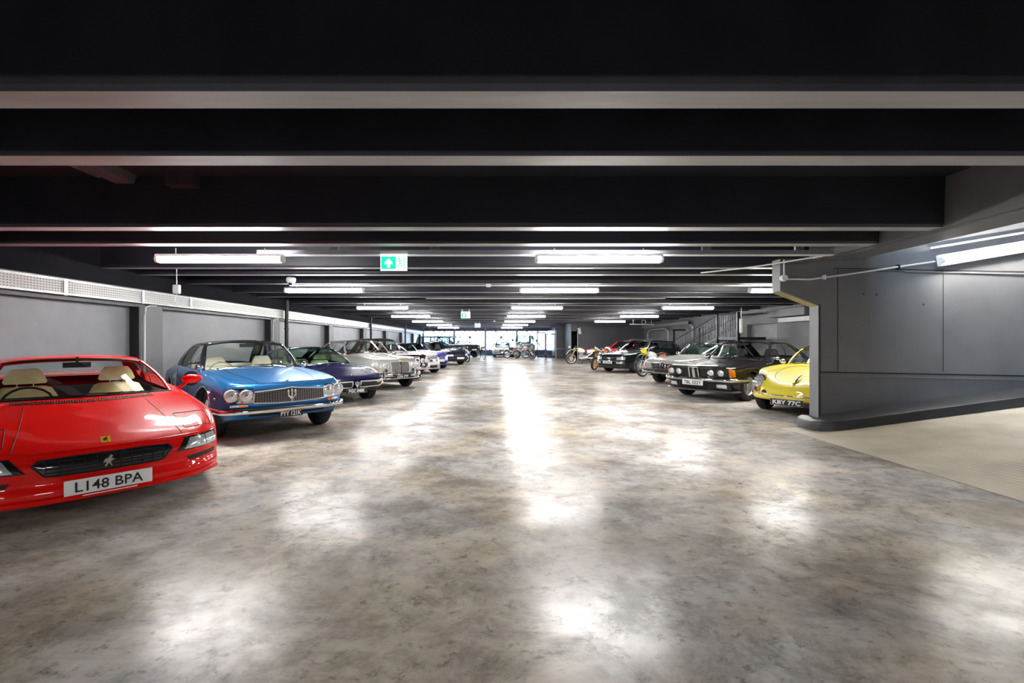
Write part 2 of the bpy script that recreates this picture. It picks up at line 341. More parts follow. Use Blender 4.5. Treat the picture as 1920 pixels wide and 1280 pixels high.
# ---- kerb
def kerb():
    out = cr([(4.97, 7.21), (4.80, 7.19), (4.72, 7.08), (4.70, 6.92), (4.71, 6.78), (4.76, 6.66), (4.88, 6.575), (5.05, 6.54), (5.25, 6.53)], 3)
    mb = MB(); front = out+[(x, 6.53-.03*(x-5.25)) for x in (6, 7, 8, 9.5, 12, 16)]
    rows = []
    for x, y in front:
        z = rz(x); ix, iy = max(x, 4.98), max(6.995, min(y, 7.2)); d = sqrt((ix-x)**2+(iy-y)**2)+1e-6; q = lambda t: (x+(ix-x)*min(1, t/d), y+(iy-y)*min(1, t/d))
        rows.append([(x, y, z-.05), (x, y, z+.115), (*q(.012), z+.138), (*q(.035), z+.148), (ix, iy, z+.15), (ix, iy, z-.05)])
    mb.grid(rows, flip=True)
    return mb.build('kerb', kerbm)
k = kerb(); tag(k, 'dark painted concrete kerb along the foot of the ramp wall', 'kerb')
# ---- ramp wall pipes and lamp
t = thing('conduit', 'thin white conduit rising from a round box across the ramp wall to its lamp', 'conduit', (4.43, 6.96, 2.2))
MB().tube([(0, 0, .09), (0, 0, .38)], .012).tube([(0,0,.085), (.4,0,.08), (.95,0,.155), (2.31,0,.352)], .013).build('pipe', white, t)
MB().lathe([(0, -.03), (.045, -.03), (.05, -.01), (.05, .035), (0, .035)], (0, 0, .1), 'y', 14).build('junction_box', white, t)
for x, z in ((.62, .113), (1.75, .27)): MB().box(x-.012, x+.012, -.02, .035, z-.035, z+.035).build('clip', blackp if x > 1 else white, t, smooth=False)
t = thing('conduit', 'upper thin white conduit sloping above the ramp wall lamp', 'conduit', (6.68, 6.96, 2.76))
MB().tube([(0,0,0), (1.6,0,.265), (5,0,.83)], .014).build('pipe', white, t)
lampm = mat('lamp_glow', (1, 1, 1), .4, emit=(1, .985, .96), es=LAMP)
lampm2 = mat('lamp_glow_wall', (1, 1, 1), .4, emit=(1, .97, .88), es=LAMP*1.0)
def batten_meshes(Lh, m_, hw=.05):
    a = rbox(-Lh, Lh, -hw, hw, .03, .075, .01).mesh('housing', white)
    d = MB(); prof = [(-.05, .03), (-.052, .0), (-.04, -.025), (-.018, -.036), (.018, -.036), (.04, -.025), (.052, 0), (.05, .03)]
    d.grid([[(x, y, z) for (y, z) in prof] for x in (-Lh+.035, Lh-.035)]); d = d.mesh('diffuser', m_)
    c = MB()
    c.prism(prof, 'x', 0, .04); c = c.mesh('end_cap', white, smooth=False)
    g = MB().tube([(0,0,.07), (0,0,.16)], .008, 6).mesh('hanger', steel)
    return a, d, c, g
BM = batten_meshes(.86, lampm); BM2 = batten_meshes(1.0, lampm2, .085)
def batten(loc, label, group, meshes=BM, Lh=.86, rot=(0,0,0), hang=True, name='ceiling_light'):
    t = thing(name, label, 'light', loc, 0, group); t.rotation_euler = rot
    for nm, me, xs in (('housing', meshes[0], (0,)), ('diffuser', meshes[1], (0,)), ('end_cap', meshes[2], (-Lh, Lh-.04)), ('hanger', meshes[3], (-.6, .6) if hang else ())):
        for x in xs:
            o = bpy.data.objects.new(nm, me); COL.objects.link(o); o.parent = t; o.location = (x, 0, 0)
    return t
ords = ['nearest', 'second', 'third', 'fourth', 'fifth', 'sixth', 'farthest']
ly = [6.14, 9.9, 15.05, 20.1, 25.2, 30.6, 36.6]
for i, y in enumerate(ly):
    batten((-3.70, y, 2.43), f'{ords[i]} lit white batten of the left ceiling row above the parked cars', 'ceiling battens')
    batten((1.41, y, 2.43), f'{ords[i]} lit white batten of the middle ceiling row above the aisle', 'ceiling battens')
for i, (y, lb) in enumerate(((9.9, 'lit batten half hidden behind the end of the ramp wall'), (15.05, 'lit batten above the black coupe with twin round headlamps'), (20.1, 'lit batten of the right row above the motorcycle with the yellow number board'), (25.2, 'farthest lit batten of the right row over the dark estate car'))):
    batten((6.40, y, 2.43), lb, 'ceiling battens')
for y in (-3.9,):
    for x, w in ((-3.7, 'left'), (1.41, 'right')): batten((x, y, 2.43), f'{w} lit batten behind the viewpoint', 'ceiling battens')
bt = batten((7.68, 6.82, 2.71), 'lit batten mounted sloping on the ramp wall', 'wall batten', BM2, 1.0, (R(-90), R(-9.6), 0), False, 'wall_light')
# unlit fitting on the slab, between beams on the left
t = thing('unlit_fitting', 'unlit grey trough fitting on the black slab above the red car', 'light', (-4.05, 3.36, 3.06))
MB().prism([(-.13, .09), (.13, .09), (.10, 0), (-.10, 0)], 'y', 0, 1.63).build('housing', mat('grey_fitting', (.12, .11, .11), .35, var=.05), t, smooth=False)
MB().tube([(-.2, 0, .06), (-.2, 1.6, .06)], .015).tube([(-.26, 0, .06), (-.26, 1.6, .06)], .012).build('pipe', steel, t)
t = tag(MB().box(-3.55, -3.25, 4.9, 5.03, 3.02, 3.15).build('junction_box', mat('dusty_box', (.06, .05, .05), .5, var=.1), smooth=False), 'small black box on the ceiling slab above the red car', 'box')
# strut / tray carrying the first row
t = thing('ceiling_trunking', 'long grey ceiling trunking behind the nearest battens', 'trunking', (0, 6.32, 2.53))
MB().box(-3.3, 4.72, 0, .08, .01, .07).build('channel', mat('grey_trunking', (.25, .25, .29), .4, .3, var=.05), t, smooth=False)
MB().box(-3.3, 4.72, -.01, .09, 0, .012).build('lid', white, t, smooth=False)
for x in (-2.3, -.9, 2.9, 4.2): MB().box(x, x+.12, .02, .06, .07, .13).build('clamp', steel, t, smooth=False)
MB().tube([(4.6, .05, .0), (4.1, .9, -.02), (3.55, 1.5, -.02)], .012).build('branch_pipe', white, t)
for y, x0, x1, lb in ((10.22, -4.6, 6.4, 'thin white pipe along the beam over the second row of battens'), (13.3, -2, 5, 'thin white pipe crossing under the ceiling beyond the second battens')):
    tag(MB().tube([(x0, y, 2.585), (x1, y, 2.585)], .013, 6).build('ceiling_pipe', white), lb, 'pipe')
# ---- exit signs
signg = mat('sign_green', (0, .42, .16), .4, emit=(0, .42, .15), es=1.1)
signw = mat('sign_white', (.8, .95, .88), .4, emit=(.75, 1, .88), es=.8)
def arrow_poly(cx, cz, s): return [(cx-s*.16, cz-s*.5), (cx+s*.16, cz-s*.5), (cx+s*.16, cz-s*.02), (cx+s*.42, cz-s*.2), (cx+s*.42, cz+.06*s), (cx, cz+s*.5), (cx-s*.42, cz+.06*s), (cx-s*.42, cz-s*.2), (cx-s*.16, cz-s*.02)]
def exit_sign(x, y, z, lb):
    t = thing('exit_sign', lb, 'sign', (x, y, z), 0, 'green exit signs')
    rbox(-.185, .185, 0, .05, .115, .165, .008).build('housing', white, t); MB().box(-.15, -.12, .01, .1 if y > 7 else .2, .16, 2.60-z if y > 7 else .168).box(.12, .15, .01, .1 if y > 7 else .2, .16, 2.60-z if y > 7 else .168).build('hanger', white, t, smooth=False)
    f = MB().box(-.18, .18, .008, .03, -.105, .115).build('panel', signw, t, smooth=False)
    MB().box(-.168, .03, .002, .008, -.085, .085).build('green_field', signg, f, smooth=False)
    a = MB(); p = arrow_poly(-.068, -.002, .125); a.add([(q[0], 0, q[1]) for q in p], [(0,1,2,8), (8,2,5), (2,3,4), (2,4,5), (8,5,6), (8,6,7)]); a.build('arrow', signw, f, smooth=False)
    r = MB()   # running figure
    r.lathe([(0, 0), (.013, 0), (.013, .006), (0, .006)], (.075, 0, .058), 'y', 10)
    for pa, pb in (((.078,.04),(.088,-.005)), ((.088,-.005),(.112,-.03)), ((.112,-.03),(.105,-.065)), ((.088,-.005),(.07,-.04)), ((.07,-.04),(.045,-.06)), ((.08,.035),(.055,.02)), ((.055,.02),(.045,.0)), ((.08,.035),(.105,.025)), ((.105,.025),(.12,.035))):
        r.tube([(pa[0], .002, pa[1]), (pb[0], .002, pb[1])], .0065, 5)
    r.build('running_figure', signg, f); MB().box(.135, .145, .002, .008, -.085, .085).box(.155, .162, .002, .008, -.085, .085).build('door_mark', signg, f, smooth=False)
    return t
exit_sign(-1.37, 6.18, 2.40, 'nearest green exit sign with upward arrow and running figure'); exit_sign(-1.14, 18.0, 2.36, 'green exit sign farther down the aisle, second of the row'); exit_sign(-1.1, 29.65, 2.36, 'small green exit sign nearest the far windows')
# ---- camera domes / sensors
def dome(x, y, z, lb):
    t = thing('ceiling_camera', lb, 'camera', (x, y, z))
    MB().lathe([(0, .0), (.03, .0), (.07, .035), (.085, .06), (.09, .09), (.09, .12), (.07, .14), (0, .14)], axis='z', n=20).build('housing', white, t)
    MB().ell((0, -.03, .01), .04, .04, .03).build('lens', blackg, t)
dome(-5.0*.8, 8.95, 2.45, 'white dome camera under the beams left of the second batten')
def sensor(x, y, z, lb, s=.05):
    o = rbox(-s, s, -s*.8, s*.8, 0, s*1.3, .012).build('ceiling_sensor', white); o.location = (x, y, z); tag(o, lb, 'sensor')
sensor(-.12, 9.2, 2.43, 'small white sensor hanging above the middle of the aisle'); sensor(-.0, 27, 2.5, 'tiny white sensor near the far windows')
o = rbox(-.06, .06, -.03, .03, 0, .16, .01).build('wall_receiver', white); o.location = (-5.6, 8.02, 2.17); tag(o, 'white box hanging above the cable tray behind the blue coupe', 'box')
MB().tube([(0,0,.15), (0,0,.45)], .006, 6).build('hanger', steel, o)
MB().tube([(0,0,0), (-.03,.0,-.12), (.05,0,-.2), (.08,0,-.1)], .005, 6).build('wire', white, o)

# ---- left cable tray: side plate with punched slots
def slotmat():
    m = bpy.data.materials.new('perforated_tray'); m.use_nodes = True; n = m.node_tree.nodes; l = m.node_tree.links; b = n['Principled BSDF']
    tc = n.new('ShaderNodeTexCoord'); mp = n.new('ShaderNodeMapping'); l.new(tc.outputs['Object'], mp.inputs[0]); sp = n.new('ShaderNodeSeparateXYZ'); l.new(mp.outputs[0], sp.inputs[0])
    def fr(src, k, th):
        a = n.new('ShaderNodeMath'); a.operation = 'MULTIPLY'; l.new(src, a.inputs[0]); a.inputs[1].default_value = k
        f = n.new('ShaderNodeMath'); f.operation = 'FRACT'; l.new(a.outputs[0], f.inputs[0])
        g = n.new('ShaderNodeMath'); g.operation = 'LESS_THAN'; l.new(f.outputs[0], g.inputs[0]); g.inputs[1].default_value = th; return g.outputs[0]
    q = n.new('ShaderNodeMath'); q.operation = 'MULTIPLY'; l.new(fr(sp.outputs['Y'], 22, .55), q.inputs[0]); l.new(fr(sp.outputs['Z'], 26, .45), q.inputs[1])
    mx = n.new('ShaderNodeMix'); mx.data_type = 'RGBA'; l.new(q.outputs[0], mx.inputs[0]); mx.inputs[6].default_value = (.72, .72, .70, 1); mx.inputs[7].default_value = (.22, .22, .22, 1)
    l.new(mx.outputs[2], b.inputs['Base Color']); b.inputs['Roughness'].default_value = .4; return m
slm = slotmat()
t = thing('cable_tray', 'long perforated galvanised cable tray along the top of the left wall', 'cable tray', (XL, 0, 2.05))
MB().box(.10, .115, -6, 24, .03, .21).build('side_plate', slm, t, smooth=False)
MB().box(.115, .13, -6, 24, .21, .235).box(.02, .13, -6, 24, .235, .245).box(.09, .13, -6, 24, .0, .03).build('flange', mat('galvanised', (.5, .5, .5), .4, .4, var=.1), t, smooth=False)
MB().box(.02, .10, -6, 24, .0, .02).build('tray_base', steel, t, smooth=False)
for y in (3.0, 7.0, 8.55, 9.9, 14.3, 18.9, 23.2): MB().box(.11, .135, y, y+.05, -.005, .24).build('joint_plate', steel, t, smooth=False)
t = thing('cable_tray', 'pale cable tray continuing along the far end of the left wall', 'cable tray', (XL, 24.4, 2.1))
MB().box(.02, .14, 0, 17.8, .0, .14).build('side_plate', mat('pale_tray', (.62, .64, .66), .4, .3, var=.05), t, smooth=False)
for i, (y, lb) in enumerate(((8.72, 'white conduit dropping from the tray behind the red car'), (13.8, 'white conduit dropping from the tray behind the blue coupe'), (18.62, 'white conduit dropping from the tray behind the dark blue coupe'), (23.5, 'white conduit dropping from the tray behind the grey saloon'))):
    tag(MB().tube([(XL+.05, y+.3, 2.03), (XL+.04, y+.16, 2.03), (XL+.03, y+.05, 1.99), (XL+.03, y+.02, 1.85), (XL+.03, y+.02, .02)], .016, 8).build('conduit', white), lb, 'conduit')
for y, lb in ((14.32, 'black downpipe on the left wall behind the blue coupe'), (24.1, 'black downpipe on the left wall behind the maroon saloon'), (33.4, 'black downpipe near the far end of the left wall')):
    t = thing('downpipe', lb, 'pipe', (XL+.21, y, 0)); MB().tube([(0,0,0), (0,0,2.62)], .06, 12).build('pipe', blackp, t)
    for z in (.6, 1.7): MB().lathe([(.06,0),(.072,0),(.072,.05),(.06,.05)], (0,0,z), 'z', 12).build('collar', blackp, t)

# ---- far window wall
wb = struct(MB().box(XL, 5.6, YE, YE+.2, 0, .5).build('wall_back', bluewall, smooth=False))
MB().box(XL, 5.6, YE, YE+.25, 2.34, ZS).build('header', darkwall, wb, smooth=False)
framem = mat('steel_blue_frame', (.16, .17, .24), .4, var=.05); bracem = mat('brace_grey', (.1, .1, .12), .4, var=.1)
wi = 1
xs = [-6.75]+[-.82+(k-2)*2.87 for k in range(5)]
xs = [-6.75, -6.72, -3.79, -.84, 2.12, 5.07]
for a, b in zip(xs[1:-1], xs[2:]):
    w = struct(MB().box(a-.03, a+.03, YE+.05, YE+.12, .5, 2.34).box(b-.03, b+.03, YE+.05, YE+.12, .5, 2.34).box(a, b, YE+.05, YE+.12, .5, .55).box(a, b, YE+.05, YE+.12, 2.29, 2.34).build(f'window_{wi}', framem, smooth=False)); wi += 1
    c = (a+b)/2
    for z in (1.0, 1.72): MB().box(a, b, YE+.05, YE+.12, z-.025, z+.025).build('transom', framem, w, smooth=False)
    MB().box(c-.03, c+.03, YE+.05, YE+.12, .5, 2.34).build('mullion', framem, w, smooth=False)
    for p, q in ((a, c), (c, b)):
        for z0, z1 in ((.55, .975), (1.025, 1.695), (1.745, 2.29)): MB().box(p+.03, q-.03, YE+.08, YE+.09, z0, z1).build('pane', glassw, w, smooth=False)
for i, x in enumerate(xs[1:-1]): tag(MB().box(x-.09, x+.09, YE-.35, YE-.17, 0, ZB).build('window_column', framem, smooth=False), f'slender column at the far windows, {["leftmost, behind the large off-roaders","second from the left","right of the centre, left of the white convertible","beside the green utility vehicle"][i]}', 'column', 'window columns')
for i, (a, b) in enumerate(zip(xs[1:-1], xs[2:])):
    c = (a+b)/2; t = thing('cross_brace', f'X shaped steel brace across the far windows, {["leftmost","second from the left","above the white convertible","beside the glass doors"][i]}', 'brace', (c, YE-.1, 1.72), 0, 'cross braces')
    for s in (-1, 1): MB().tube([(-1.25*s, s*.03, -1.3), (1.25*s, s*.03, 1.3)], .045, 8).build('strut', bracem, t)
    MB().lathe([(0, -.06), (.13, -.06), (.13, .06), (0, .06)], axis='y', n=12).build('hub', bracem, t)
# outdoors: pale ground and far buildings
struct(MB().box(-60, 60, YE+.4, 120, -.3, -.1).build('ground', mat('outside_paving', (.6, .62, .65), .8, var=.1, scale=.5), smooth=False))
for x0, x1, y, h, hr, lb in ((-16, -5, 75, 4, 6.5, 'pale gabled house seen through the left far windows'), (-2, 6, 80, 4, 7, 'pale gabled house seen through the middle far windows'), (8, 16, 78, 4.5, 6.5, 'pale gabled house beyond the far windows on the right')):
    t = thing('house', lb, 'building', ((x0+x1)/2, y, -.1), 0, 'houses outside'); hw = (x1-x0)/2
    MB().box(-hw, hw, 0, 8, 0, h).build('wall', mat('pale_render', (.85, .87, .9), .8, var=.05), t, smooth=False)
    MB().prism([(-hw-.3, h), (hw+.3, h), (0, hr)], 'y', -.3, 8.3).build('roof', mat('pale_slate', (.6, .63, .7), .7, var=.1), t, smooth=False)
    for k in (-.5, .5): MB().box(k*hw-.5, k*hw+.5, -.05, .05, 1.2, 2.6).build('window', glassd, t, smooth=False)
# ---- glass lobby doors at far right, partition walls
doorf = mat('door_frame_dark', (.03, .03, .045), .4, var=.1)
def gdoor(i, x0, x1, y, z1):
    d = struct(MB().box(x0, x0+.07, y, y+.08, 0, z1).box(x1-.07, x1, y, y+.08, 0, z1).box(x0, x1, y, y+.08, z1-.08, z1).box(x0, x1, y, y+.08, 0, .18).build(f'door_{i}', doorf, smooth=False))
    MB().box(x0+.07, x1-.07, y+.03, y+.045, .18, z1-.08).build('pane', glassw, d, smooth=False); MB().tube([(x0+.14, y-.03, .9), (x0+.14, y-.03, 1.3)], .015).build('door_handle', steel, d)
gdoor(1, 3.62, 4.35, 38.6, 2.12); gdoor(2, 4.2, 4.98, 37.2, 1.98)
p = struct(MB().box(4.72, 5.5, 35.4, 35.6, 0, ZS).box(5.4, 5.6, 35.4, YE, 0, ZS).build('wall_partition', darkwall, smooth=False))
MB().box(4.76, 4.80, 35.38, 35.4, 0, 2.2).box(4.8, 5.45, 35.385, 35.4, .75, .765).build('edge_trim', white, p, smooth=False)
p = struct(MB().box(5.86, 10.6, 32.0, 32.2, 0, ZS).box(5.45, 5.9, 32.0, 32.2, 2.05, ZS).build('wall_far_right', darkwall, smooth=False))
MB().box(5.84, 5.875, 31.97, 32.0, 0, 2.05).build('edge_trim', white, p, smooth=False)
struct(MB().box(5.4, 5.45, 32.1, 35.4, 0, ZS).box(5.6, 10.6, 36.0, 36.2, 0, ZS).build('wall_passage', darkwall, smooth=False))
o = rbox(-.09, .09, -.06, .06, -.3, .12, .03).build('wall_detector', white); o.location = (5.9, 31.6, 2.12); o.rotation_euler = (0, R(-12), 0); tag(o, 'white detector on the dark far wall above the off-road motorcycle', 'detector')
MB().box(-.12, .12, -.03, .03, .12, .15).build('bracket', white, o, smooth=False)
o = MB().lathe([(0, 0), (.07, .0), (.09, .02), (.09, .05)], axis='y', n=16).build('door_roundel', white); o.location = (5.27, 31.9, .95); tag(o, 'small round white disc by the dark passage at the far right', 'sign')
# white post under roundel keeps it attached
MB().box(-.05, .05, .05, .1, -.95, .1).build('post', darkwall, o, smooth=False)
# ---- right wall tray, pipes, lintel
t = thing('cable_tray', 'grey cable tray along the right wall beyond the stairs', 'cable tray', (XR-.18, 24.2, 2.26))
MB().box(-.02, .0, 0, 7.7, 0, .16).box(-.02, .16, 0, 7.7, -.01, .0).build('side_plate', mat('grey_tray', (.34, .34, .35), .4, .3, var=.05), t, smooth=False)
tag(MB().tube([(XR-.12, 30.8, 0), (XR-.12, 30.8, 1.85), (XR-.12, 30.6, 2.02), (XR-.12, 30.3, 2.1), (XR-.12, 27.9, 2.12), (XR-.12, 27.4, 2.05), (XR-.12, 27.2, 1.9), (XR-.12, 27.2, 0)], .04, 8).build('pipe_loop', mat('pale_pipe', (.5, .5, .52), .4, var=.05)), 'pale looping pipe on the wall behind the dark estate car', 'pipe')
t = thing('ceiling_heater', 'white bracket with curled pipes under the ceiling beyond the estate car', 'pipework', (8.6, 26.2, 2.2))
MB().tube([(-.8, 0, .12), (.6, 0, .1)], .03).tube([(-.6, 0, .12), (-.6, 0, .4)], .03).build('pipe', mat('pale_pipe', (.5, .5, .52)), t)
MB().tube([(.12*cos(a*.5), .0, .25+.12*sin(a*.5)) for a in range(14)], .02).tube([(.45, 0, .1), (.45, 0, .4)], .012).build('coil', mat('pale_pipe', (.5, .5, .52)), t)
tag(MB().box(XR-.22, XR-.01, 12.2, 16.5, 2.02, 2.17).build('lintel', white, smooth=False), 'white lintel over the dark recess behind the yellow car', 'lintel')
tag(rbox(XR-.35, XR-.01, 14.9, 16.9, 2.2, 2.5, .02).build('duct', endm), 'pale boxed duct on the right wall above the black coupe', 'duct')
tag(MB().tube([(XR-.08, 23.9, 0), (XR-.08, 23.9, 2.1), (XR-.08, 24.0, 2.18), (XR-.08, 24.15, 2.2)], .05, 8).build('downpipe', mat('pale_pipe', (.5, .5, .52))), 'pale pipe on the right wall behind the stairs', 'pipe')
# ---- steel stairs on the right
stm = mat('stair_black', (.02, .02, .023), .4, .3, var=.1); stg = mat('stair_rail', (.09, .09, .1), .35, .5, var=.1)
t = thing('staircase', 'black steel staircase with two handrails along the right wall', 'staircase', (9.28, 25.6, 0))
YS0, YS1, ZT = 0, -6.6, 1.5
n = 12
for i in range(n):
    y = YS0+(YS1-YS0)*i/n; z = ZT*(i+1)/n; MB().box(.02, .98, y-.56, y, z-.04, z).build('tread', stm, t, smooth=False)
for x in (0, .96): MB().add([(x,0,0),(x,YS1,ZT-.12),(x,YS1,ZT+.02),(x,.2,.02),(x+.04,0,0),(x+.04,YS1,ZT-.12),(x+.04,YS1,ZT+.02),(x+.04,.2,.02)], [(0,1,2,3),(7,6,5,4),(0,4,5,1),(3,2,6,7),(1,5,6,2),(0,3,7,4)]).build('stringer', stm, t, smooth=False)
for x in (.02, .98):
    MB().tube([(x, .6, .9), (x, 0, .92), (x, YS1, ZT+.92), (x, YS1-1.6, ZT+.92)], .028, 8).build('handrail', stg, t)
    MB().tube([(x, 0, .52), (x, YS1, ZT+.52)], .016, 6).build('mid_rail', stg, t)
    for i in range(24):
        y = YS0+(YS1-YS0)*i/23; z = -y/6.6*ZT; MB().tube([(x, y, z+.02), (x, y, z+.9)], .011 if i % 6 else .022, 6).build('baluster', stg, t)
MB().box(0, 1.05, YS1-1.7, YS1, ZT-.1, ZT).build('landing', stm, t, smooth=False)
for i in range(9): MB().tube([(.02, YS1-.1-.18*i, ZT), (.02, YS1-.1-.18*i, ZT+.92)], .012, 6).build('baluster', stg, t)
MB().box(-.04, .06, YS1-.1, YS1, 0, 2.45).box(-.04, .06, YS1-1.7, YS1-1.6, 0, 2.45).build('post', stm, t, smooth=False)
MB().box(-.05, .05, -2.1, -2.0, 0, 1.95).box(-.05, .6, -2.1, -2.0, 1.88, 1.96).build('post', stm, t, smooth=False)
tt = thing('wall_lantern', 'tall pale glass lantern on the stair landing post', 'light', (9.28, 17.1, 1.65))
MB().lathe([(.0, 0), (.06, 0), (.07, .04), (.07, .5), (.05, .55), (0, .55)], axis='z', n=14).build('shade', mat('lantern_glass', (.75, .75, .68), .3, var=.05), tt)
MB().tube([(0, 0, .55), (0, 0, .95)], .015).build('mount', steel, tt)
# ---------------------------------------------------------------- cars
# body coordinates: s = distance behind the nose, y to the car's left, z up; mesh x = -s
class Car:
    def __init__(c, name, label, loc, deg, sp):
        c.sp = sp; c.p = sp['paint']
        c.root = thing(name, label, 'car', (loc[0], loc[1], 0), 0, None)
        a = R(deg)   # heading: deg from -Y towards +X
        hx, hy = sin(a), -cos(a); c.root.rotation_euler = (0, 0, math.atan2(hy, hx))
        c.gh = sp['gh']; c.L = sp['L']; c.sb = .9
        c.shell(); c.greenhouse(); c.wheels(); c.interior()
    def W(c, s): return pch(c.sp['w'], s)
    def G(c, y, z):
        wn = c.W(0)+.0; k = abs(y)/wn; return c.sp.get('bow', .08)*k*k+c.sp.get('corner', .12)*k**6+pch(c.sp.get('rake', [(0, 0), (1, 0)]), z)
    def warp(c, s, y, z):
        sb = c.sb; d = 0
        if s < sb: d += (1-max(s, 0)/sb)**2*c.G(y, z)
        g = c.gh
        if g:
            k = y/g['yb']; k = min(abs(k), 1.3)
            d += g.get('cb', .14)*k*k*math.exp(-((s-g['wf'])/.45)**2)-g.get('rbw', .1)*k*k*math.exp(-((s-g['rb'])/.4)**2)
        if s > c.L-.7:
            k = abs(y)/c.W(c.L); d -= ((s-c.L+.7)/.7)**2*(.05*k*k+.14*k**6)
        return (-(s+d), y, z)
    def ctl(c, s):
        sp = c.sp; h = pch(sp['h'], s); f = pch(sp['f'], s); w = c.W(s); sill = pch(sp['sill'], s); g = c.gh
        zb = pch(sp['belt'], s) if 'belt' in sp else sill+(f-sill)*.72
        rs = sp.get('rsh', .07)
        y2 = .70*w
        if g:
            t = max(0, min(1, (s-g['wf']+.5)/.5))*max(0, min(1, (g['rb']+.4-s)/.4)); y2 = y2+(g['yb']-y2)*t
        m = h+(f-h)*.55
        if g and g['wf']-.01 < s < g['rb']+.01: m = f-.0
        mid = sill+(zb-sill)*.5
        yc = max(w*.875, y2+.015)
        rsx = min(rs, (f-zb)*.7)
        return [(0, h), (y2*.55, h+(m-h)*.25 if f < h else h+(m-h)*.2), (y2, m), (yc, f), (w-.012, f-rsx), (w, zb), (w-.004, mid), (w-sp.get('tuck', .06), sill)]
    def station(c, s):
        P = cr(c.ctl(s), 5); top = P[:21]; side = P[20:]
        zc = 0; sp = c.sp; bot = side[-1][1]
        for ws in (sp['wf'], sp['wr']):
            ra = sp['R']+sp.get('arch', .05); dx = abs(s-ws)
            if dx < ra: bot = max(bot, sp['R']-.02+sqrt(ra*ra-dx*dx))
        bot = min(bot, side[0][1]-.03)
        # cut
        cut = []
        for i, q in enumerate(side):
            if q[1] >= bot-1e-6: cut.append(q)
            else:
                a = side[i-1]; t = (a[1]-bot)/(a[1]-q[1]+1e-9); cut.append((a[0]+(q[0]-a[0])*t, bot)); break
        # resample side to 11 by z
        z0, z1 = cut[0][1], cut[-1][1]; res = []
        for k in range(1, 12):
            z = z0+(z1-z0)*k/11
            for i in range(len(cut)-1):
                if cut[i+1][1] <= z+1e-7 or i == len(cut)-2: 
                    a, b = cut[i], cut[i+1]; t = (a[1]-z)/(a[1]-b[1]+1e-9); t = max(0, min(1, t)); res.append((a[0]+(b[0]-a[0])*t, z)); break
        return top+res
    def pt(c, s, y, off=0):   # point on the top surface, pre-warp coordinates
        P = c.station(s)[:24]; ay = abs(y)
        for i in range(len(P)-1):
            if P[i+1][0] >= ay: break
        a, b = P[i], P[i+1]; t = (ay-a[0])/(b[0]-a[0]+1e-9); z = a[1]+(b[1]-a[1])*min(max(t,0),1)
        q = c.warp(s, y, z); return (q[0], q[1], q[2]+off)
    def sidept(c, s, z, sg, off=0):
        P = cr(c.ctl(s), 5)[20:]; y = P[0][0]
        for i in range(len(P)-1):
            if P[i+1][1] <= z: t = (P[i][1]-z)/(P[i][1]-P[i+1][1]+1e-9); y = P[i][0]+(P[i+1][0]-P[i][0])*max(0, min(1, t)); break
        q = c.warp(s, y*sg, z); return (q[0], q[1]+sg*off, q[2])
    def fr(c, y, z, off=0):   # point on the front fascia
        q = c.warp(0, y, z); return (q[0]+off, q[1], q[2])
    def shell(c):
        sp = c.sp; L = c.L; g = c.gh; ra = sp['R']+sp.get('arch', .05)
        S = set([0, .006, .02, .045, .08, .13]); x = .18
        while x < L-.1: S.add(round(x, 3)); x += .07
        S |= {L-.1, L-.04, L-.01, L}
        for ws in (sp['wf'], sp['wr']):
            S = {s for s in S if not (ra-.03 < abs(s-ws) < ra+.03)}; S |= {ws-ra-.001, ws-ra+.004, ws-ra+.03, ws+ra+.001, ws+ra-.004, ws+ra-.03}
        if g:
            for k in ('wf', 'rb'): S = {s for s in S if abs(s-g[k]) > .02}; S.add(g[k])
        S = sorted(S); c.S = S
        mb = MB(); rows = []
        for s in S:
            P = c.station(s); rows.append([c.warp(s, -y, z) for y, z in P[::-1]]+[c.warp(s, y, z) for y, z in P[1:]])
        n = len(rows[0]); k = len(mb.v); mb.v += [p for r in rows for p in r]; mid = n//2
        for i in range(len(S)-1):
            for j in range(n-1):
                if g and S[i] >= g['wf']-.001 and S[i+1] <= g['rb']+.001 and mid-10 <= j < mid+10: continue
                a = k+i*n+j; mb.f.append((a, a+n, a+n+1, a+1)); mb.mi.append(0)
        for e, fl in ((0, False), (L, True)):   # caps
            P = c.station(e); R_ = []
            for y, z in P[::1]: R_.append([c.warp(e, y*(t/8), z) for t in range(-8, 9)])
            mb.grid(R_, flip=fl)
        # two-tone lower band handled by paint; underside + arch liners
        b = mb.build('body', c.p, c.root, ang=32)
        c.body = b
        ub = MB(); yi = c.W(L/2)-.2
        yi = min(yi, c.W(.5)-.3); ub.box(-L+.5, -.55, -yi, yi, pch(sp['sill'], L/2)+.02, pch(sp['sill'], L/2)+.14)
        for ws in (sp['wf'], sp['wr']):
            for sg in (-1, 1):
                rr = []
                for k in range(15):
                    a = pi*k/14; x = -ws+(ra+.012)*cos(a); z = sp['R']-.02+(ra+.012)*sin(a); w = min(c.W(ws), c.W(max(0, -x-.12))); rr.append([(x, sg*(w-.035), z), (x, sg*(c.W(ws)-.34), z)])
                zl = pch(sp['sill'], ws)+.02; rr = [[(rr[0][0][0], p[1], zl) for p in rr[0]]]+rr+[[(rr[-1][0][0], p[1], zl) for p in rr[-1]]]
                ub.grid(rr); ub.add([r[1] for r in rr], [tuple(range(len(rr)))])
        ub.build('underbody', blackp, c.root, smooth=False)
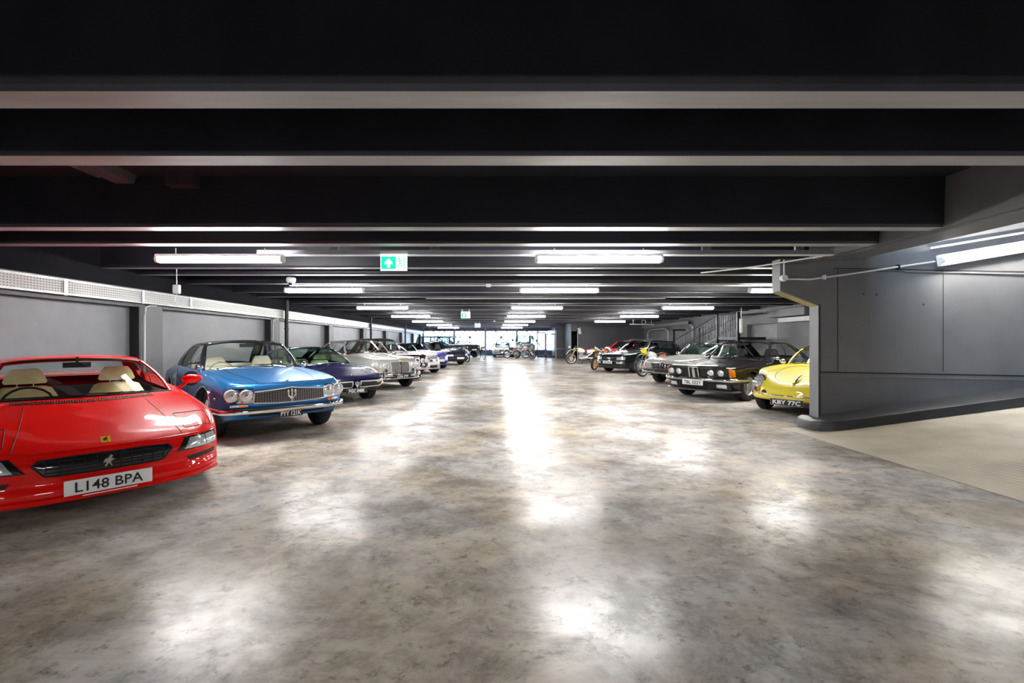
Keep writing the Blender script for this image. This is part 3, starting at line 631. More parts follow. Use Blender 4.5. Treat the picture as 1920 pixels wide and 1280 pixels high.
    def arch_lips(c, m, r=.012, both=True):
        sp = c.sp; ra = sp['R']+sp.get('arch', .05)
        for ws in (sp['wf'], sp['wr']):
            for sg in (-1, 1):
                pts = []
                for k in range(19):
                    a = pi*k/18; s = ws+ra*cos(a); z = sp['R']-.02+ra*sin(a)
                    if z < pch(sp['sill'], s)+.02: continue
                    pts.append(c.sidept(s, z, sg, .002))
                MB().tube(pts, r, 6).build('arch_trim', m, c.root)
    def greenhouse(c):
        g = c.gh
        if not g: return
        sp = c.sp; body = g.get('roofpaint', c.p); gl = g.get('glass', glass)
        def base(s):
            P = c.station(s)[:11]; r = [c.warp(s, -y, z) for y, z in P[::-1]]+[c.warp(s, y, z) for y, z in P[1:]]; return r
        B = base(g['wf']); n = len(B); yb = g['yb']; yr = g['yr']; zr = g['zr']; cwn = g.get('crown', .05); rf, rr_ = g['rf'], g['rr']
        def roofz(s, k):   # k = y/yr
            t = (s-rf)/(rr_-rf); zz = zr-g.get('dropf', .03)*(1-t)**2*(1 if t < 1 else 0)-g.get('dropr', .04)*max(0, t)**2
            return zz-cwn*k*k-cwn*.5*k**6
        def roofp(s, k, o=0):
            t = (s-rf)/(rr_-rf); sx = s+(.08*(1-t)-.06*t)*k*k; w_ = yr*(1-.03*abs(t-.4)); return (-sx, w_*k, roofz(s, k)+o)
        ks = [B[i][1]/yb for i in range(n)]; ks = [max(-1, min(1, k)) for k in ks]
        T = [roofp(rf, k) for k in ks]
        def rows(Bt, Tp, bulge, m=7):
            out = []
            for i in range(m+1):
                v = i/m; out.append([tuple(b[q]+(t[q]-b[q])*v+(bulge if q == 0 else 0)*sin(pi*v) for q in range(3)) for b, t in zip(Bt, Tp)])
            return out
        c.wsrows = rows(B, T, .025)
        MB().grid(c.wsrows).build('windscreen', gl, c.root)
        Br = base(g['rb']); Tr = [roofp(rr_, k) for k in ks]
        rw = rows(Br, Tr, -.03)
        gk = g.get('rearglass', .78); sel = [i for i in range(n) if abs(ks[i]) <= gk]
        MB().grid([r[sel[0]:sel[-1]+1] for r in rw], flip=True).build('rear_window', gl, c.root)
        m = MB(); m.grid([r[:sel[0]+1] for r in rw], flip=True); m.grid([r[sel[-1]:] for r in rw], flip=True)
        # roof skin with thickness
        kk = [-1+2*i/16 for i in range(17)]; ss = [rf+(rr_-rf)*i/10 for i in range(11)]
        m.grid([[roofp(s, k, .004) for k in kk] for s in ss]); m.grid([[roofp(s, k, -.03) for k in kk] for s in ss], flip=True)
        m.grid([[roofp(rf, k, .004) for k in kk], [roofp(rf, k, -.03) for k in kk]]); m.grid([[roofp(rr_, k, .004) for k in kk], [roofp(rr_, k, -.03) for k in kk]], flip=True)
        for sg in (-1, 1):
            Bp = lambda u: (lambda s: c.warp(s, sg*c.ctl(s)[2][0], c.ctl(s)[2][1]))(g['wf']+(g['rb']-g['wf'])*u)
            Tp = lambda u: roofp(rf+(rr_-rf)*u, sg)
            def P(u, v, o=0):
                b, t = Bp(u), Tp(u); q = [b[k]+(t[k]-b[k])*v for k in range(3)]; q[1] += sg*(.035*sin(pi*v)+o); return tuple(q)
            def patch(u0, u1, v0, v1, o, nu=8, u0t=None, u1t=None):
                u0t = u0 if u0t is None else u0t; u1t = u1 if u1t is None else u1t; return [[P((u0+(u0t-u0)*v)+((u1+(u1t-u1)*v)-(u0+(u0t-u0)*v))*i/nu, v, o) for v in [v0+(v1-v0)*j/5 for j in range(6)]] for i in range(nu+1)]
            uc = g.get('uc', .8); uct = g.get('uct', uc); ub = g.get('ub', [.5])
            MB().grid(patch(0, uc, 0, .94, 0, 14, 0, uct), flip=sg > 0).build('side_window', gl, c.root)
            # C pillar, top rail, A pillar, sill
            m.grid(patch(uc, 1, 0, 1, .006, 8, uct, 1), flip=sg > 0)
            m.grid(patch(0, 1, .93, 1.0, .006, 14), flip=sg > 0)
            pa = [P(0, v, .0) for v in [i/6 for i in range(7)]]
            MB().tube(pa, g.get('apw', .028), 8, r2=g.get('apw', .028)*.8).build('pillar', g.get('apil', body), c.root)
            for u in ub: MB().grid(patch(u-.012, u+.012, 0, .95, .006, 2)).build('pillar', g.get('bpil', blackp), c.root)
            if g.get('trim'):
                tm = MB(); tm.tube([P(u/20*uc, .0, .012) for u in range(21)], .009, 6); tm.tube([P(u/20*uct, .93, .012) for u in range(21)], .007, 6); tm.tube([P(uc+(uct-uc)*v/6, v/6*.94, .012) for v in range(7)], .008, 6)
                tm.build('window_trim', g['trim'], c.root)
        m.build('roof', body, c.root, ang=45)
        if g.get('wtrim'):   # windscreen surround
            tr = c.wsrows; path = [tr[i][0] for i in range(len(tr))]+tr[-1][1:-1]+[tr[i][-1] for i in range(len(tr)-1, -1, -1)]+tr[0][::-1][1:]
            MB().tube([(p[0]+.008, p[1], p[2]+.006) for p in path], .011, 6).build('windscreen_trim', g['wtrim'], c.root)
        if g.get('seal', True):   # black rubber / header
            tr = c.wsrows; MB().tube([(p[0]+.004, p[1], p[2]+.004) for p in tr[0]], .012, 6).tube([(p[0], p[1], p[2]-.008) for p in tr[-1]], .014, 6).build('windscreen_seal', blackp, c.root)
        # wipers
        def wsp(u, v):   # u -1..1
            r = tr_[int(round(v*7))]; i = (u+1)/2*(n-1); a = int(i); t = i-a; p, q = r[a], r[min(a+1, n-1)]; return tuple(p[k]+(q[k]-p[k])*t for k in range(3))
        tr_ = c.wsrows
        if g.get('wipers', 1):
            for u0, u1 in g.get('wip', ((-.75, -.12), (.05, .68))):
                a = wsp(u0, 0); b = wsp(u1, 1/7); w1 = (a[0]+.03, a[1], a[2]+.02); w2 = (b[0]+.02, b[1], b[2]-.03)
                MB().tube([w2, w1], .006, 5).tube([((w1[0]+w2[0])/2+.03, w2[1], w2[2]-.03), tuple((w1[k]+w2[k])/2+(.012 if k == 0 else .004) for k in range(3))], .007, 5).build('wiper', g.get('wipm', blackp), c.root)
        mr = wsp(0, 6/7); MB().box(mr[0]-.10, mr[0]-.07, -.11, .11, mr[2]-.045, mr[2]+.01).box(mr[0]-.09, mr[0]-.06, -.01, .01, mr[2], zr-.03).build('rear_view_mirror', blackp, c.root, smooth=False)
    def interior(c):
        g = c.gh; sp = c.sp
        if not g: return
        lm = g.get('leather', darkleather); yb = g['yb']-.03
        f = pch(sp['f'], (g['wf']+g['rb'])/2)
        mb = MB(); zf = pch(sp['sill'], c.L/2)+.13; x0, x1 = -g['rb']+.02, -g['wf']-.02; xc = -g['wf']-g.get('cb', .14)-.06
        mb.add([(x0,-yb,f-.03),(xc,-yb,f-.03),(xc,yb,f-.03),(x0,yb,f-.03),(x0,-yb,zf),(xc,-yb,zf),(xc,yb,zf),(x0,yb,zf)], [(4,5,6,7),(0,1,5,4),(1,2,6,5),(2,3,7,6),(3,0,4,7)])
        mb.build('cabin_lining', g.get('lining', blackp), c.root, smooth=False)
        hz = pch(sp['h'], g['wf'])
        d = MB(); cb = g.get('cb', .14); fz = pch(sp['f'], g['wf']+cb)-.04; zz = lambda k: hz-.035+(fz-hz+.035)*k*k
        d.grid([[(x1+.05-(cb+.03)*k*k, yb*.97*k, zz(k)-.01), (x1-.42-.05*k*k, yb*.97*k, min(zz(k), fz)+.0), (x1-.45-.05*k*k, yb*.97*k, hz-.3)] for k in [-1+i/5 for i in range(11)]]); d.build('dashboard', g.get('dash', blackp), c.root, smooth=False)
        sw = -1 if g.get('lhd') is None else 1
        xs_ = x1-.52; cy = sw*.37; st = MB(); zt = hz-.09
        st.tube([(xs_-.06*sin(a)*.6, cy+.185*cos(a), zt+.165*sin(a)) for a in [2*pi*k/20 for k in range(21)]], .012, 6, caps=False).tube([(xs_, cy-.18, zt), (xs_, cy+.18, zt)], .01, 5).tube([(xs_, cy, zt), (xs_+.25, cy, zt-.08)], .02, 6)
        st.build('steering_wheel', g.get('swm', blackp), c.root)
        for y in (-.37, .37):
            X = g.get('seatx', -(g['wf']+g['rf'])/2-.72); zs = zf+.12; top = g.get('seattop', f+.05)
            s = MB(); rbox(X-.05, X+.5, y-.25, y+.25, zs-.1, zs+.12, .04, s)
            pr = []
            for z_, hw, th in ((zs+.05, .25, .09), (zs+.3, .26, .1), (top-.12, .25, .09), (top-.02, .2, .07), (top, .15, .04)):
                dx = -(z_-zs)*.3; pr.append([(X+dx+th*cos(a), y+hw*max(-1, min(1, 1.25*sin(a))), z_) for a in [2*pi*k/12 for k in range(12)]])
            s.grid(pr, close=True); k = len(s.v); s.f.append(tuple(range(k-12, k))); s.mi.append(0)
            so = s.build('seat', lm, c.root, ang=60)
            if g.get('headrest', True):
                hm = MB(); hx = X-(top-zs)*.3; hz_ = top+g.get('hrgap', .02); hh = g.get('hrh', .17)
                pr = []
                for z_, hw in ((hz_, .15), (hz_+.02, .165), (hz_+hh-.05, .135), (hz_+hh, .10)): pr.append([(hx+.055*cos(a), y+hw*max(-1, min(1, 1.2*sin(a))), z_) for a in [2*pi*k/12 for k in range(12)]])
                hm.grid(pr, close=True); k = len(hm.v); hm.f += [tuple(range(k-12, k)), tuple(range(k-48, k-36))[::-1]]; hm.mi += [0, 0]
                hm.tube([(hx, y-.06, top-.05), (hx, y-.06, hz_+.03)], .006, 5).tube([(hx, y+.06, top-.05), (hx, y+.06, hz_+.03)], .006, 5)
                hm.build('headrest', g.get('hrm', lm), so, ang=60)
        if g.get('rearseat', True):
            X = -g['rb']+.42; rbox(X-.22, X, -yb+.08, yb-.08, zf, f+.02, .05).build('rear_seat', lm, c.root)
    def wheels(c):
        sp = c.sp; Rr = sp['R']; tw = sp.get('tw', .19); rr = sp.get('rr', Rr*.62)
        m = MB(); h = tw/2
        m.lathe([(rr-.01, -h+.02), (rr+.015, -h+.004), (Rr-.045, -h), (Rr-.015, -h+.012), (Rr, -h+.035), (Rr, h-.035), (Rr-.015, h-.012), (Rr-.045, h), (rr+.015, h-.004), (rr-.01, h-.02)], n=36)
        for k in (-2, -1, 0, 1, 2): m.lathe([(Rr+.001, k*h/3.2-.004), (Rr-.006, k*h/3.2-.003), (Rr-.006, k*h/3.2+.003), (Rr+.001, k*h/3.2+.004)], n=36)
        tyre = m.mesh('tyre', rubber)
        m = MB(); st = sp.get('rim', 'alloy')
        m.lathe([(rr, h-.015), (rr+.006, h-.005), (rr-.012, h-.008), (rr-.03, h-.04), (rr-.035, -h+.04), (rr, -h+.01)], n=32)
        m.lathe([(0, h-.075), (rr-.03, h-.085)], n=24, mi=1 if st != 'steel' else 0)
        m.lathe([(0, h-.02), (.035, h-.02), (.05, h-.035), (.055, h-.08)], n=16)
        if st == 'steel':
            m.lathe([(0, h-.01), (.07, h-.012), (.105, h-.03), (.11, h-.05), (rr*.75, h-.045), (rr-.02, h-.06)], n=28)
        elif st == 'wire' or st == 'mesh':
            N = 26
            for k in range(N):
                a = 2*pi*k/N; b = a+(.28 if k % 2 else -.28)
                m.tube([(.05*cos(a), h-.03, .05*sin(a)), ((rr-.02)*cos(b), h-.045, (rr-.02)*sin(b))], .006, 5)
        else:
            N = sp.get('spokes', 5)
            for k in range(N):
                a = 2*pi*k/N+.3; ca, sa = cos(a), sin(a); wd = sp.get('spw', .04)
                def q(r, t, y): return (r*ca-t*sa, y, r*sa+t*ca)
                m.add([q(.03, -wd, h-.03), q(.03, wd, h-.03), q(rr-.02, wd*.75, h-.03), q(rr-.02, -wd*.75, h-.03), q(.03, -wd, h-.07), q(.03, wd, h-.07), q(rr-.02, wd*.75, h-.07), q(rr-.02, -wd*.75, h-.07)], [(0,3,2,1), (4,5,6,7), (0,1,5,4), (1,2,6,5), (2,3,7,6), (3,0,4,7)])
        rim = m.mesh('rim', [sp.get('rimm', wheelsilver), blackp])
        for ws in (sp['wf'], sp['wr']):
            for sg in (-1, 1):
                o = bpy.data.objects.new('wheel', tyre); COL.objects.link(o); o.parent = c.root; o.location = (-ws, sg*(c.W(ws)-h-sp.get('inset', .035)), Rr)
                if sg < 0: o.rotation_euler = (0, 0, pi)
                q = bpy.data.objects.new('rim', rim); COL.objects.link(q); q.parent = o
    # ---- detail helpers
    def fpatch(c, name, poly, m, off=.004, th=.03, parent=None, mirror=False, ncol=16):
        for sg in ((1, -1) if mirror else (1,)):
            pl = [(y*sg, z) for y, z in poly]; ys = [p[0] for p in pl]; y0, y1 = min(ys), max(ys); rows = []
            cols = sorted(set([y0+1e-5]+[y0+(y1-y0)*i/ncol for i in range(1, ncol)]+[y for y in ys if y0 < y < y1]+[y1-1e-5]))
            for y in cols:
                zs = []
                for i in range(len(pl)):
                    a, b = pl[i], pl[(i+1) % len(pl)]
                    if (a[0]-y)*(b[0]-y) <= 0 and a[0] != b[0]: zs.append(a[1]+(b[1]-a[1])*(y-a[0])/(b[0]-a[0]))
                lo, hi = min(zs), max(zs)
                A = c.fr(y, lo, off-th); B = c.fr(y, lo, off); M = [c.fr(y, lo+(hi-lo)*q/4, off) for q in (1, 2, 3)]; D = c.fr(y, hi, off); E = c.fr(y, hi, off-th); rows.append([A, B, *M, D, E])
            mb = MB(); mb.grid(rows); k = len(mb.v)-len(rows)*7; mb.f += [tuple(range(k, k+7))[::-1], tuple(range(len(mb.v)-7, len(mb.v)))]; mb.mi += [0, 0]
            o = mb.build(name, m, parent or c.root, ang=30)
        return o
    def fbar(c, name, pts, r, m, off=.006, parent=None, n=6, r2=None):
        if len(pts) == 2: (ya, za), (yb_, zb_) = pts; pts = [(ya+(yb_-ya)*k/6, za+(zb_-za)*k/6) for k in range(7)]
        mb = MB(); mb.tube([c.fr(y, z, off) for y, z in pts], r, n, r2=r2); return mb.build(name, m, parent or c.root)
    def outline(c, name, poly, r, m, off=.008, parent=None, mirror=False):
        for sg in ((1, -1) if mirror else (1,)):
            P = []
            for i in range(len(poly)):
                a, b = poly[i], poly[(i+1) % len(poly)]
                for k in range(4): P.append((sg*(a[0]+(b[0]-a[0])*k/4), a[1]+(b[1]-a[1])*k/4))
            P.append(P[0]); o = c.fbar(name, P, r, m, off, parent)
        return o
    def lamp(c, y, z, r, ring=bright, off=.0, name='headlamp', lens=lensm, depth=.05, both=True, tilt=0):
        for sg in ((1, -1) if both else (1,)):
            p = c.fr(y*sg, z); mb = MB(); x0 = p[0]+off
            mb.lathe([(r+.008, -depth), (r+.008, .006), (r+.003, .012), (r-.004, .006)], (x0, y*sg, z), 'x', 24)
            o = mb.build(name, ring, c.root)
            l = MB().lathe([(r, .003), (r*.8, .012), (r*.45, .02), (0, .024)], (x0, y*sg, z), 'x', 24); l.build('lens', lens, o)
            if r > .07: MB().lathe([(r*.28, .024), (r*.2, .027), (0, .03)], (x0, y*sg, z), 'x', 12).build('bulb_shield', chrome, o)
    def bumper(c, name, z, m, r=.035, r2=.055, off=.05, send=.6, rear=True, n=10, w0=None):
        path = []; w = c.W(0)
        for i in range(21):
            y = -w+2*w*i/20; q = c.fr(y, z, off); path.append((q[0], y*(1+off*.4/w), z))
        left = []; i = 0; s = .12
        while s <= send: left.append((s, )); s += .12
        def side(sg):
            out = []
            for (s,) in left:
                q = c.sidept(s, z, sg, off*.7); out.append(q)
            return out
        lp = [p for p in side(-1)][::-1]+path+side(1)
        lp = [p for i, p in enumerate(lp)]
        MB().tube(lp, r, n, r2=r2).build(name, m, c.root)
    def rear_bumper(c, z, m, r=.03, r2=.05):
        L = c.L; w = c.W(L); pts = [(c.warp(L, -w+2*w*i/12, z)[0]-.04, (-w+2*w*i/12)*1.02, z) for i in range(13)]
        MB().tube(pts, r, 8, r2=r2).build('rear_bumper', m, c.root)
        for sg in (-1, 1):
            q = c.warp(L, sg*w*.75, z+.2); rbox(q[0]-.02, q[0]+.04, q[1]-.11, q[1]+.11, z+.14, z+.26, .01).build('tail_lamp', redlens, c.root)
    def plate(c, z, w, h, txt, dark=False, off=.06, y=0, tw=None, th=None, tilt=0, bold=.02):
        q = c.fr(y, z, off); e = MB(); rbox(-.006, .004, -w/2, w/2, -h/2, h/2, .003, e); o = e.build('number_plate', platek if dark else platew, c.root, smooth=False); o.location = q; o.rotation_euler = (0, -tilt, 0)
        if dark: MB().tube([(.005, a*(w/2-.004), b*(h/2-.004)) for a, b in ((-1,-1),(1,-1),(1,1),(-1,1),(-1,-1))], .003, 4).build('plate_rim', chrome, o)
        MB().box(-off-.02, -.006, -w/4, w/4, -h/4, h/4).build('plate_bracket', blackp, o, smooth=False)
        if txt: text_obj('lettering', txt, tw or w*.86, th or h*.62, inkw if dark else inkk, o, (.0045, 0, 0), bold)
        return o
    def seam(c, pts, r=.0035, m=seamm, name='panel_seam', mirror=True, off=.0015):
        mb = MB()
        for sg in ((1, -1) if mirror else (1,)):
            P = []
            for i in range(len(pts)-1):
                for k in range(8): t = k/8; P.append((pts[i][0]+(pts[i+1][0]-pts[i][0])*t, pts[i][1]+(pts[i+1][1]-pts[i][1])*t))
            P.append(pts[-1]); mb.tube([c.pt(s, y*sg, off) for s, y in P], r, 5)
        return mb.build(name, m, c.root)
    def sseam(c, lines, r=.0035, m=seamm, name='door_seam', off=.001):
        mb = MB()
        for sg in (1, -1):
            for ln in lines:
                P = []
                for i in range(len(ln)-1):
                    for k in range(6): t = k/6; P.append((ln[i][0]+(ln[i+1][0]-ln[i][0])*t, ln[i][1]+(ln[i+1][1]-ln[i][1])*t))
                P.append(ln[-1]); mb.tube([c.sidept(s, z, sg, off) for s, z in P], r, 5)
        return mb.build(name, m, c.root)
    def handles(c, s, z, m=chrome):
        for sg in (1, -1):
            a = c.sidept(s, z, sg, .0); b = c.sidept(s+.14, z, sg, 0); MB().tube([a, (a[0]-.02, a[1]+sg*.03, a[2]), (b[0]+.02, b[1]+sg*.03, b[2]), b], .01, 6).build('door_handle', m, c.root)
    def mirror(c, s, dz, m, sz=(.05, .09, .06), sides=(1, -1), stalk=.12, y=None):
        for sg in sides:
            q = c.pt(s, sg*(y or c.W(s)*.93)); cx, cy, cz = q[0], q[1]+sg*stalk, q[2]+dz
            mb = MB(); mb.ell((cx, cy, cz), *sz); mb.tube([(q[0]+.02, q[1]-sg*.02, q[2]-.02), (cx, cy-sg*.03, cz-sz[2]*.4)], [.022, .014], 8); o = mb.build('door_mirror', m, c.root)
            MB().lathe([(0, 0), (sz[1]*.8, 0), (sz[1]*.8, .004), (0, .004)], (cx-sz[0]*.75, cy, cz), 'x', 16).build('mirror_glass', blackg, o)
def trident(c, y, z, h, m=bright, off=.03, parent=None):
    q = c.fr(y, z, off); mb = MB(); x = q[0]
    for a, b in (((0, -.5), (0, .5)), ((-.28, .36), (-.30, .0)), ((.28, .36), (.30, .0)), ((-.30, 0), (0, -.22)), ((.30, 0), (0, -.22))):
        mb.tube([(x, y+a[0]*h, z+a[1]*h), (x+.004, y+b[0]*h, z+b[1]*h)], [h*.07, h*.05], 6)
    for a in (-.29, 0, .29): mb.tube([(x, y+a*h, z+(.36 if a else .45)*h), (x, y+a*h, z+(.55 if a else .66)*h)], [h*.1, .001], 6)
    mb.box(x-.01, x+.008, y-.16*h, y+.16*h, z-.27*h, z-.2*h)
    return mb.build('emblem', m, parent or c.root)
def lens_rect(c, y0, y1, z0, z1, m, off=.006, name='headlamp', frame=blackp, th=.05, mirror=True):
    for sg in ((1, -1) if mirror else (1,)):
        o = c.fpatch(name, [(sg*y0, z0), (sg*y1, z0), (sg*y1, z1), (sg*y0, z1)], frame, off, th, ncol=6)
        e = .008; c.fpatch('lens', [(sg*(y0+e), z0+e), (sg*(y1-e), z0+e), (sg*(y1-e), z1-e), (sg*(y0+e), z1-e)], m, off+.004, .01, o, ncol=6)
# ================================================================ the cars
FULL = 1
def flat(v, L): return [(0, v), (L, v)]
# ---- 1 red mid-engined sports car
red = paint('red_paint', (.80, .005, .003))
c = Car('sports_car', 'bright red low sports car with cream seats, nearest on the left', (-2.96, 3.50), 48, dict(
    L=4.23, paint=red, R=.32, wf=.98, wr=3.43, rr=.22, tw=.22, arch=.04, bow=.13, corner=.20, tuck=.03, rsh=.05, spokes=5, spw=.05,
    h=[(0, .50), (.05, .525), (.4, .61), (.8, .71), (1.22, .81), (1.6, .83), (3.3, .92), (3.9, .93), (4.23, .86)],
    f=[(0, .495), (.05, .52), (.4, .62), (.8, .72), (1.22, .79), (1.6, .81), (2.6, .84), (3.3, .90), (3.9, .92), (4.23, .85)],
    w=[(0, .84), (.35, .885), (.9, .915), (1.6, .91), (2.6, .935), (3.4, .947), (4.23, .86)],
    sill=[(0, .17), (.6, .16), (4.0, .16), (4.23, .25)], belt=[(0, .40), (.4, .47), (1, .56), (2.5, .62), (4.23, .66)], rake=[(.15, .0), (.24, .0), (.30, .03), (.42, .03), (.50, .09)],
    gh=dict(wf=1.2, rf=1.98, rr=2.75, rb=3.1, yb=.71, yr=.56, zr=1.20, cb=.26, crown=.028, uc=.78, uct=.9, ub=[.62], glass=glass, leather=cream, lining=blackp, rearseat=False, seattop=.86, hrh=.15, seatx=-2.12, hrgap=.03, apw=.017, rearglass=.85, wip=((.7, .02), (-.02, -.72)), wipm=blackp, dropf=.05)))
gp = [(-.41, .435), (-.385, .466), (-.2, .472), (.2, .472), (.385, .466), (.41, .435), (.35, .362), (.3, .355), (-.3, .355), (-.35, .362)]
g = c.fpatch('grille', gp, blackg, .012, .04)
for z in (.38, .405, .43, .452): c.fbar('grille_bar', [(-.36+.72*i/12, z) for i in range(13)], .004, blackp, .016, g)
for i in range(11): y = -.35+.07*i; c.fbar('grille_bar', [(y, .352), (y, .468)], .004, blackp, .016, g, 4)
# rearing horse silhouette
hp = [(-.045,.01),(-.03,.03),(-.012,.03),(.0,.045),(.012,.062),(.024,.055),(.03,.04),(.02,.035),(.018,.02),(.034,.022),(.045,.01),(.03,.008),(.018,-.0),(.01,-.012),(.018,-.032),(.03,-.045),(.012,-.045),(.004,-.025),(-.008,-.018),(-.02,-.04),(-.034,-.05),(-.038,-.035),(-.028,-.02),(-.026,.0),(-.05,-.012)]
q = c.fr(0, .412, .022)
mb = MB(); mb.prism([(q[1]+y*.72, q[2]+z*.8) for y, z in hp], 'x', q[0], q[0]+.006); mb.build('emblem', chrome, g, smooth=False)
c.outline('grille_frame', [(y*1.02, .412+(z-.412)*1.06) for y, z in gp], .006, blackp, .014, g)
for sg in (1, -1):
    o = c.fpatch('fog_lamp', [(sg*.45, .39), (sg*.53, .495), (sg*.82, .50), (sg*.82, .39)], blackg, .008, .05, ncol=8)
    c.fpatch('lens', [(sg*.51, .402), (sg*.565, .485), (sg*.808, .488), (sg*.808, .402)], lensm, .013, .01, o, ncol=8)
    c.fbar('lens_rib', [(sg*.70, .405), (sg*.70, .49)], .004, chrome, .014, o, 4); c.fbar('lens_rib', [(sg*.60, .445), (sg*.81, .445)], .003, chrome, .014, o, 4)
    c.fpatch('brake_duct', [(sg*.55, .30), (sg*.80, .31), (sg*.80, .345), (sg*.53, .335)], seamm, .006, .03, ncol=6)
c.fbar('body_crease', [(-.8+1.6*i/16, .515) for i in range(17)], .005, red, .001, None)
c.fbar('lip_spoiler', [(-.80+1.6*i/20, .185) for i in range(21)], .02, red, .015, None, 8, .022)
c.plate(.262, .52, .111, 'L148 BPA', off=.045, tw=.40, th=.075, bold=.012)
q = c.fr(0, .197, .055); MB().box(q[0]-.004, q[0], -.16, .16, .194, .201).build('dealer_strip', inkw, c.root, smooth=False)
q = c.pt(.10, 0, .003); mb = MB(); mb.box(-.028, .028, -.026, .026, 0, .004).box(-.031, .031, -.029, .029, -.002, .003); o = mb.build('badge', yellowb, c.root, smooth=False); o.location = (q[0]-.01, 0, q[2]+.008); o.rotation_euler = (0, R(38), 0)
MB().prism([(-z*.4, y*.38) for y, z in hp], 'z', .004, .006).build('badge_emblem', inkk, o, smooth=False)
c.seam([(1.0, .42), (.5, .47), (.06, .52)], .0028); c.seam([(.03, -.52), (.02, 0), (.03, .52)], .003, mirror=False)
c.seam([(.16, .56), (.16, .80), (.52, .80), (.55, .54), (.16, .56)], .0028, name='lamp_cover_seam')
# slatted bonnet vent
sl = MB()
for i in range(60):
    y = -.5+i/59; a = c.pt(1.06-.03*(1-(y/.5)**2), y, .002); b = c.pt(1.13-.03*(1-(y/.5)**2), y, .002); sl.tube([a, b], .005, 4)
sl.build('bonnet_vent', seamm, c.root)
c.mirror(1.45, .10, red, (.06, .11, .055), stalk=.14)
c.sseam([[(1.35, .74), (1.4, .3)], [(2.5, .8), (2.4, .3)], [(1.4, .3), (2.4, .3)]])
for k in range(5): c.sseam([[(1.6, .36+.07*k), (3.0, .36+.07*k)]], .012, blackp, 'side_strake')
c.rear_bumper(.45, red); c.seam([(3.2, 0), (3.2, .6)], .004)
# ---- 2 blue grand tourer
blue = paint('blue_metallic', (.03, .17, .42), .45, .25)
blkroof = paint('black_roof', (.015, .015, .02), 0, .25)
def grille_box(c, poly, m=blackg, frame=bright, fr_=.009, bars_v=0, bars_h=0, barm=bright, br=.003, y0=None, y1=None, z0=None, z1=None, off=.006):
    g = c.fpatch('grille', poly, m, off, .04, ncol=18); c.outline('grille_frame', poly, fr_, frame, off+.004, g)
    ys = [p[0] for p in poly]; zs = [p[1] for p in poly]; y0 = min(ys) if y0 is None else y0; y1 = max(ys) if y1 is None else y1; z0 = min(zs) if z0 is None else z0; z1 = max(zs) if z1 is None else z1
    for i in range(bars_v): y = y0+(y1-y0)*(i+1)/(bars_v+1); c.fbar('grille_bar', [(y, z0+.005), (y, z1-.005)], br, barm, off+.008, g, 4)
    for i in range(bars_h): z = z0+(z1-z0)*(i+1)/(bars_h+1); c.fbar('grille_bar', [(y0+.01+(y1-y0-.02)*k/10, z) for k in range(11)], br, barm, off+.008, g, 4)
    return g
c = Car('grand_tourer', 'metallic blue four seat coupe with black roof and twin round headlamps', (-2.80, 6.27), 44, dict(
    L=4.70, paint=blue, R=.335, wf=.83, wr=3.47, rr=.19, tw=.19, arch=.055, bow=.07, corner=.14, tuck=.10, rsh=.09, rim='wire', rimm=chrome,
    h=[(0, .735), (.04, .765), (.3, .81), (.8, .865), (1.42, .915), (2.2, .93), (3.7, .95), (4.2, .93), (4.7, .84)],
    f=[(0, .735), (.04, .77), (.3, .81), (.8, .845), (1.42, .875), (2.4, .885), (3.7, .89), (4.7, .80)],
    w=[(0, .80), (.3, .835), (1, .865), (2.4, .87), (3.6, .86), (4.7, .78)],
    sill=[(0, .30), (.25, .27), (.6, .22), (4.2, .22), (4.7, .34)], belt=[(0, .60), (.8, .66), (4.7, .66)], rake=[(.28, .12), (.44, .03), (.54, .0), (.68, .0), (.75, .04)],
    gh=dict(wf=1.48, rf=2.02, rr=3.1, rb=3.85, yb=.70, yr=.585, zr=1.37, cb=.20, crown=.04, uc=.83, uct=.86, ub=[.47], glass=glass, leather=ivory, headrest=True, roofpaint=blkroof, trim=chrome, wtrim=chrome, apil=blkroof, seattop=.90, hrh=.15, seatx=-2.35, lining=ivory, wipm=chrome, swm=tanl)))
gp = [(-.47, .52), (-.46, .665), (-.1, .69), (0, .705), (.1, .69), (.46, .665), (.47, .52), (.2, .505), (-.2, .505)]
g = grille_box(c, gp, blackp, bright, .009, 27, 7, steel, .0022, -.46, .46, .51, .675)
trident(c, 0, .59, .16, parent=g)
for sg in (1, -1):
    c.fpatch('lamp_surround', [(sg*.47, .52), (sg*.47, .715), (sg*.75, .715), (sg*.77, .66), (sg*.77, .55), (sg*.75, .53)], chrome, .003, .03, ncol=8)
c.lamp(.55, .62, .072, off=.015); c.lamp(.712, .625, .074, off=.035)
lens_rect(c, .53, .64, .465, .505, amber, .012, 'indicator', chrome); lens_rect(c, .645, .72, .465, .505, lensm, .012, 'side_lamp', chrome)
c.bumper('bumper', .415, chrome, .026, .038, .05, .62)
c.fpatch('air_intake', [(-.5, .335), (-.5, .37), (.5, .37), (.5, .335)], seamm, .012, .04)
c.plate(.345, .32, .10, 'PYY 121K', True, .075, tw=.27, th=.062)
q = c.pt(.12, 0, .0); MB().ell((q[0], 0, q[2]+.01), .03, .02, .012).build('bonnet_badge', chrome, c.root)
c.seam([(1.28, .50), (.8, .50), (.3, .42), (.06, .38)], .004); c.seam([(.07, -.7), (.05, -.38), (.035, 0), (.05, .38), (.07, .7)], .003, mirror=False); c.seam([(1.3, -.5), (1.24, 0), (1.3, .5)], .004, mirror=False)
c.seam([(.15, .62), (.5, .67), (1.3, .70)], .004, blue, 'wing_crease', off=.002)
c.arch_lips(chrome, .012); c.sseam([[(1.62, .87), (1.65, .3)], [(2.75, .88), (2.72, .3)], [(1.65, .3), (2.72, .3)]]); c.handles(2.5, .74)
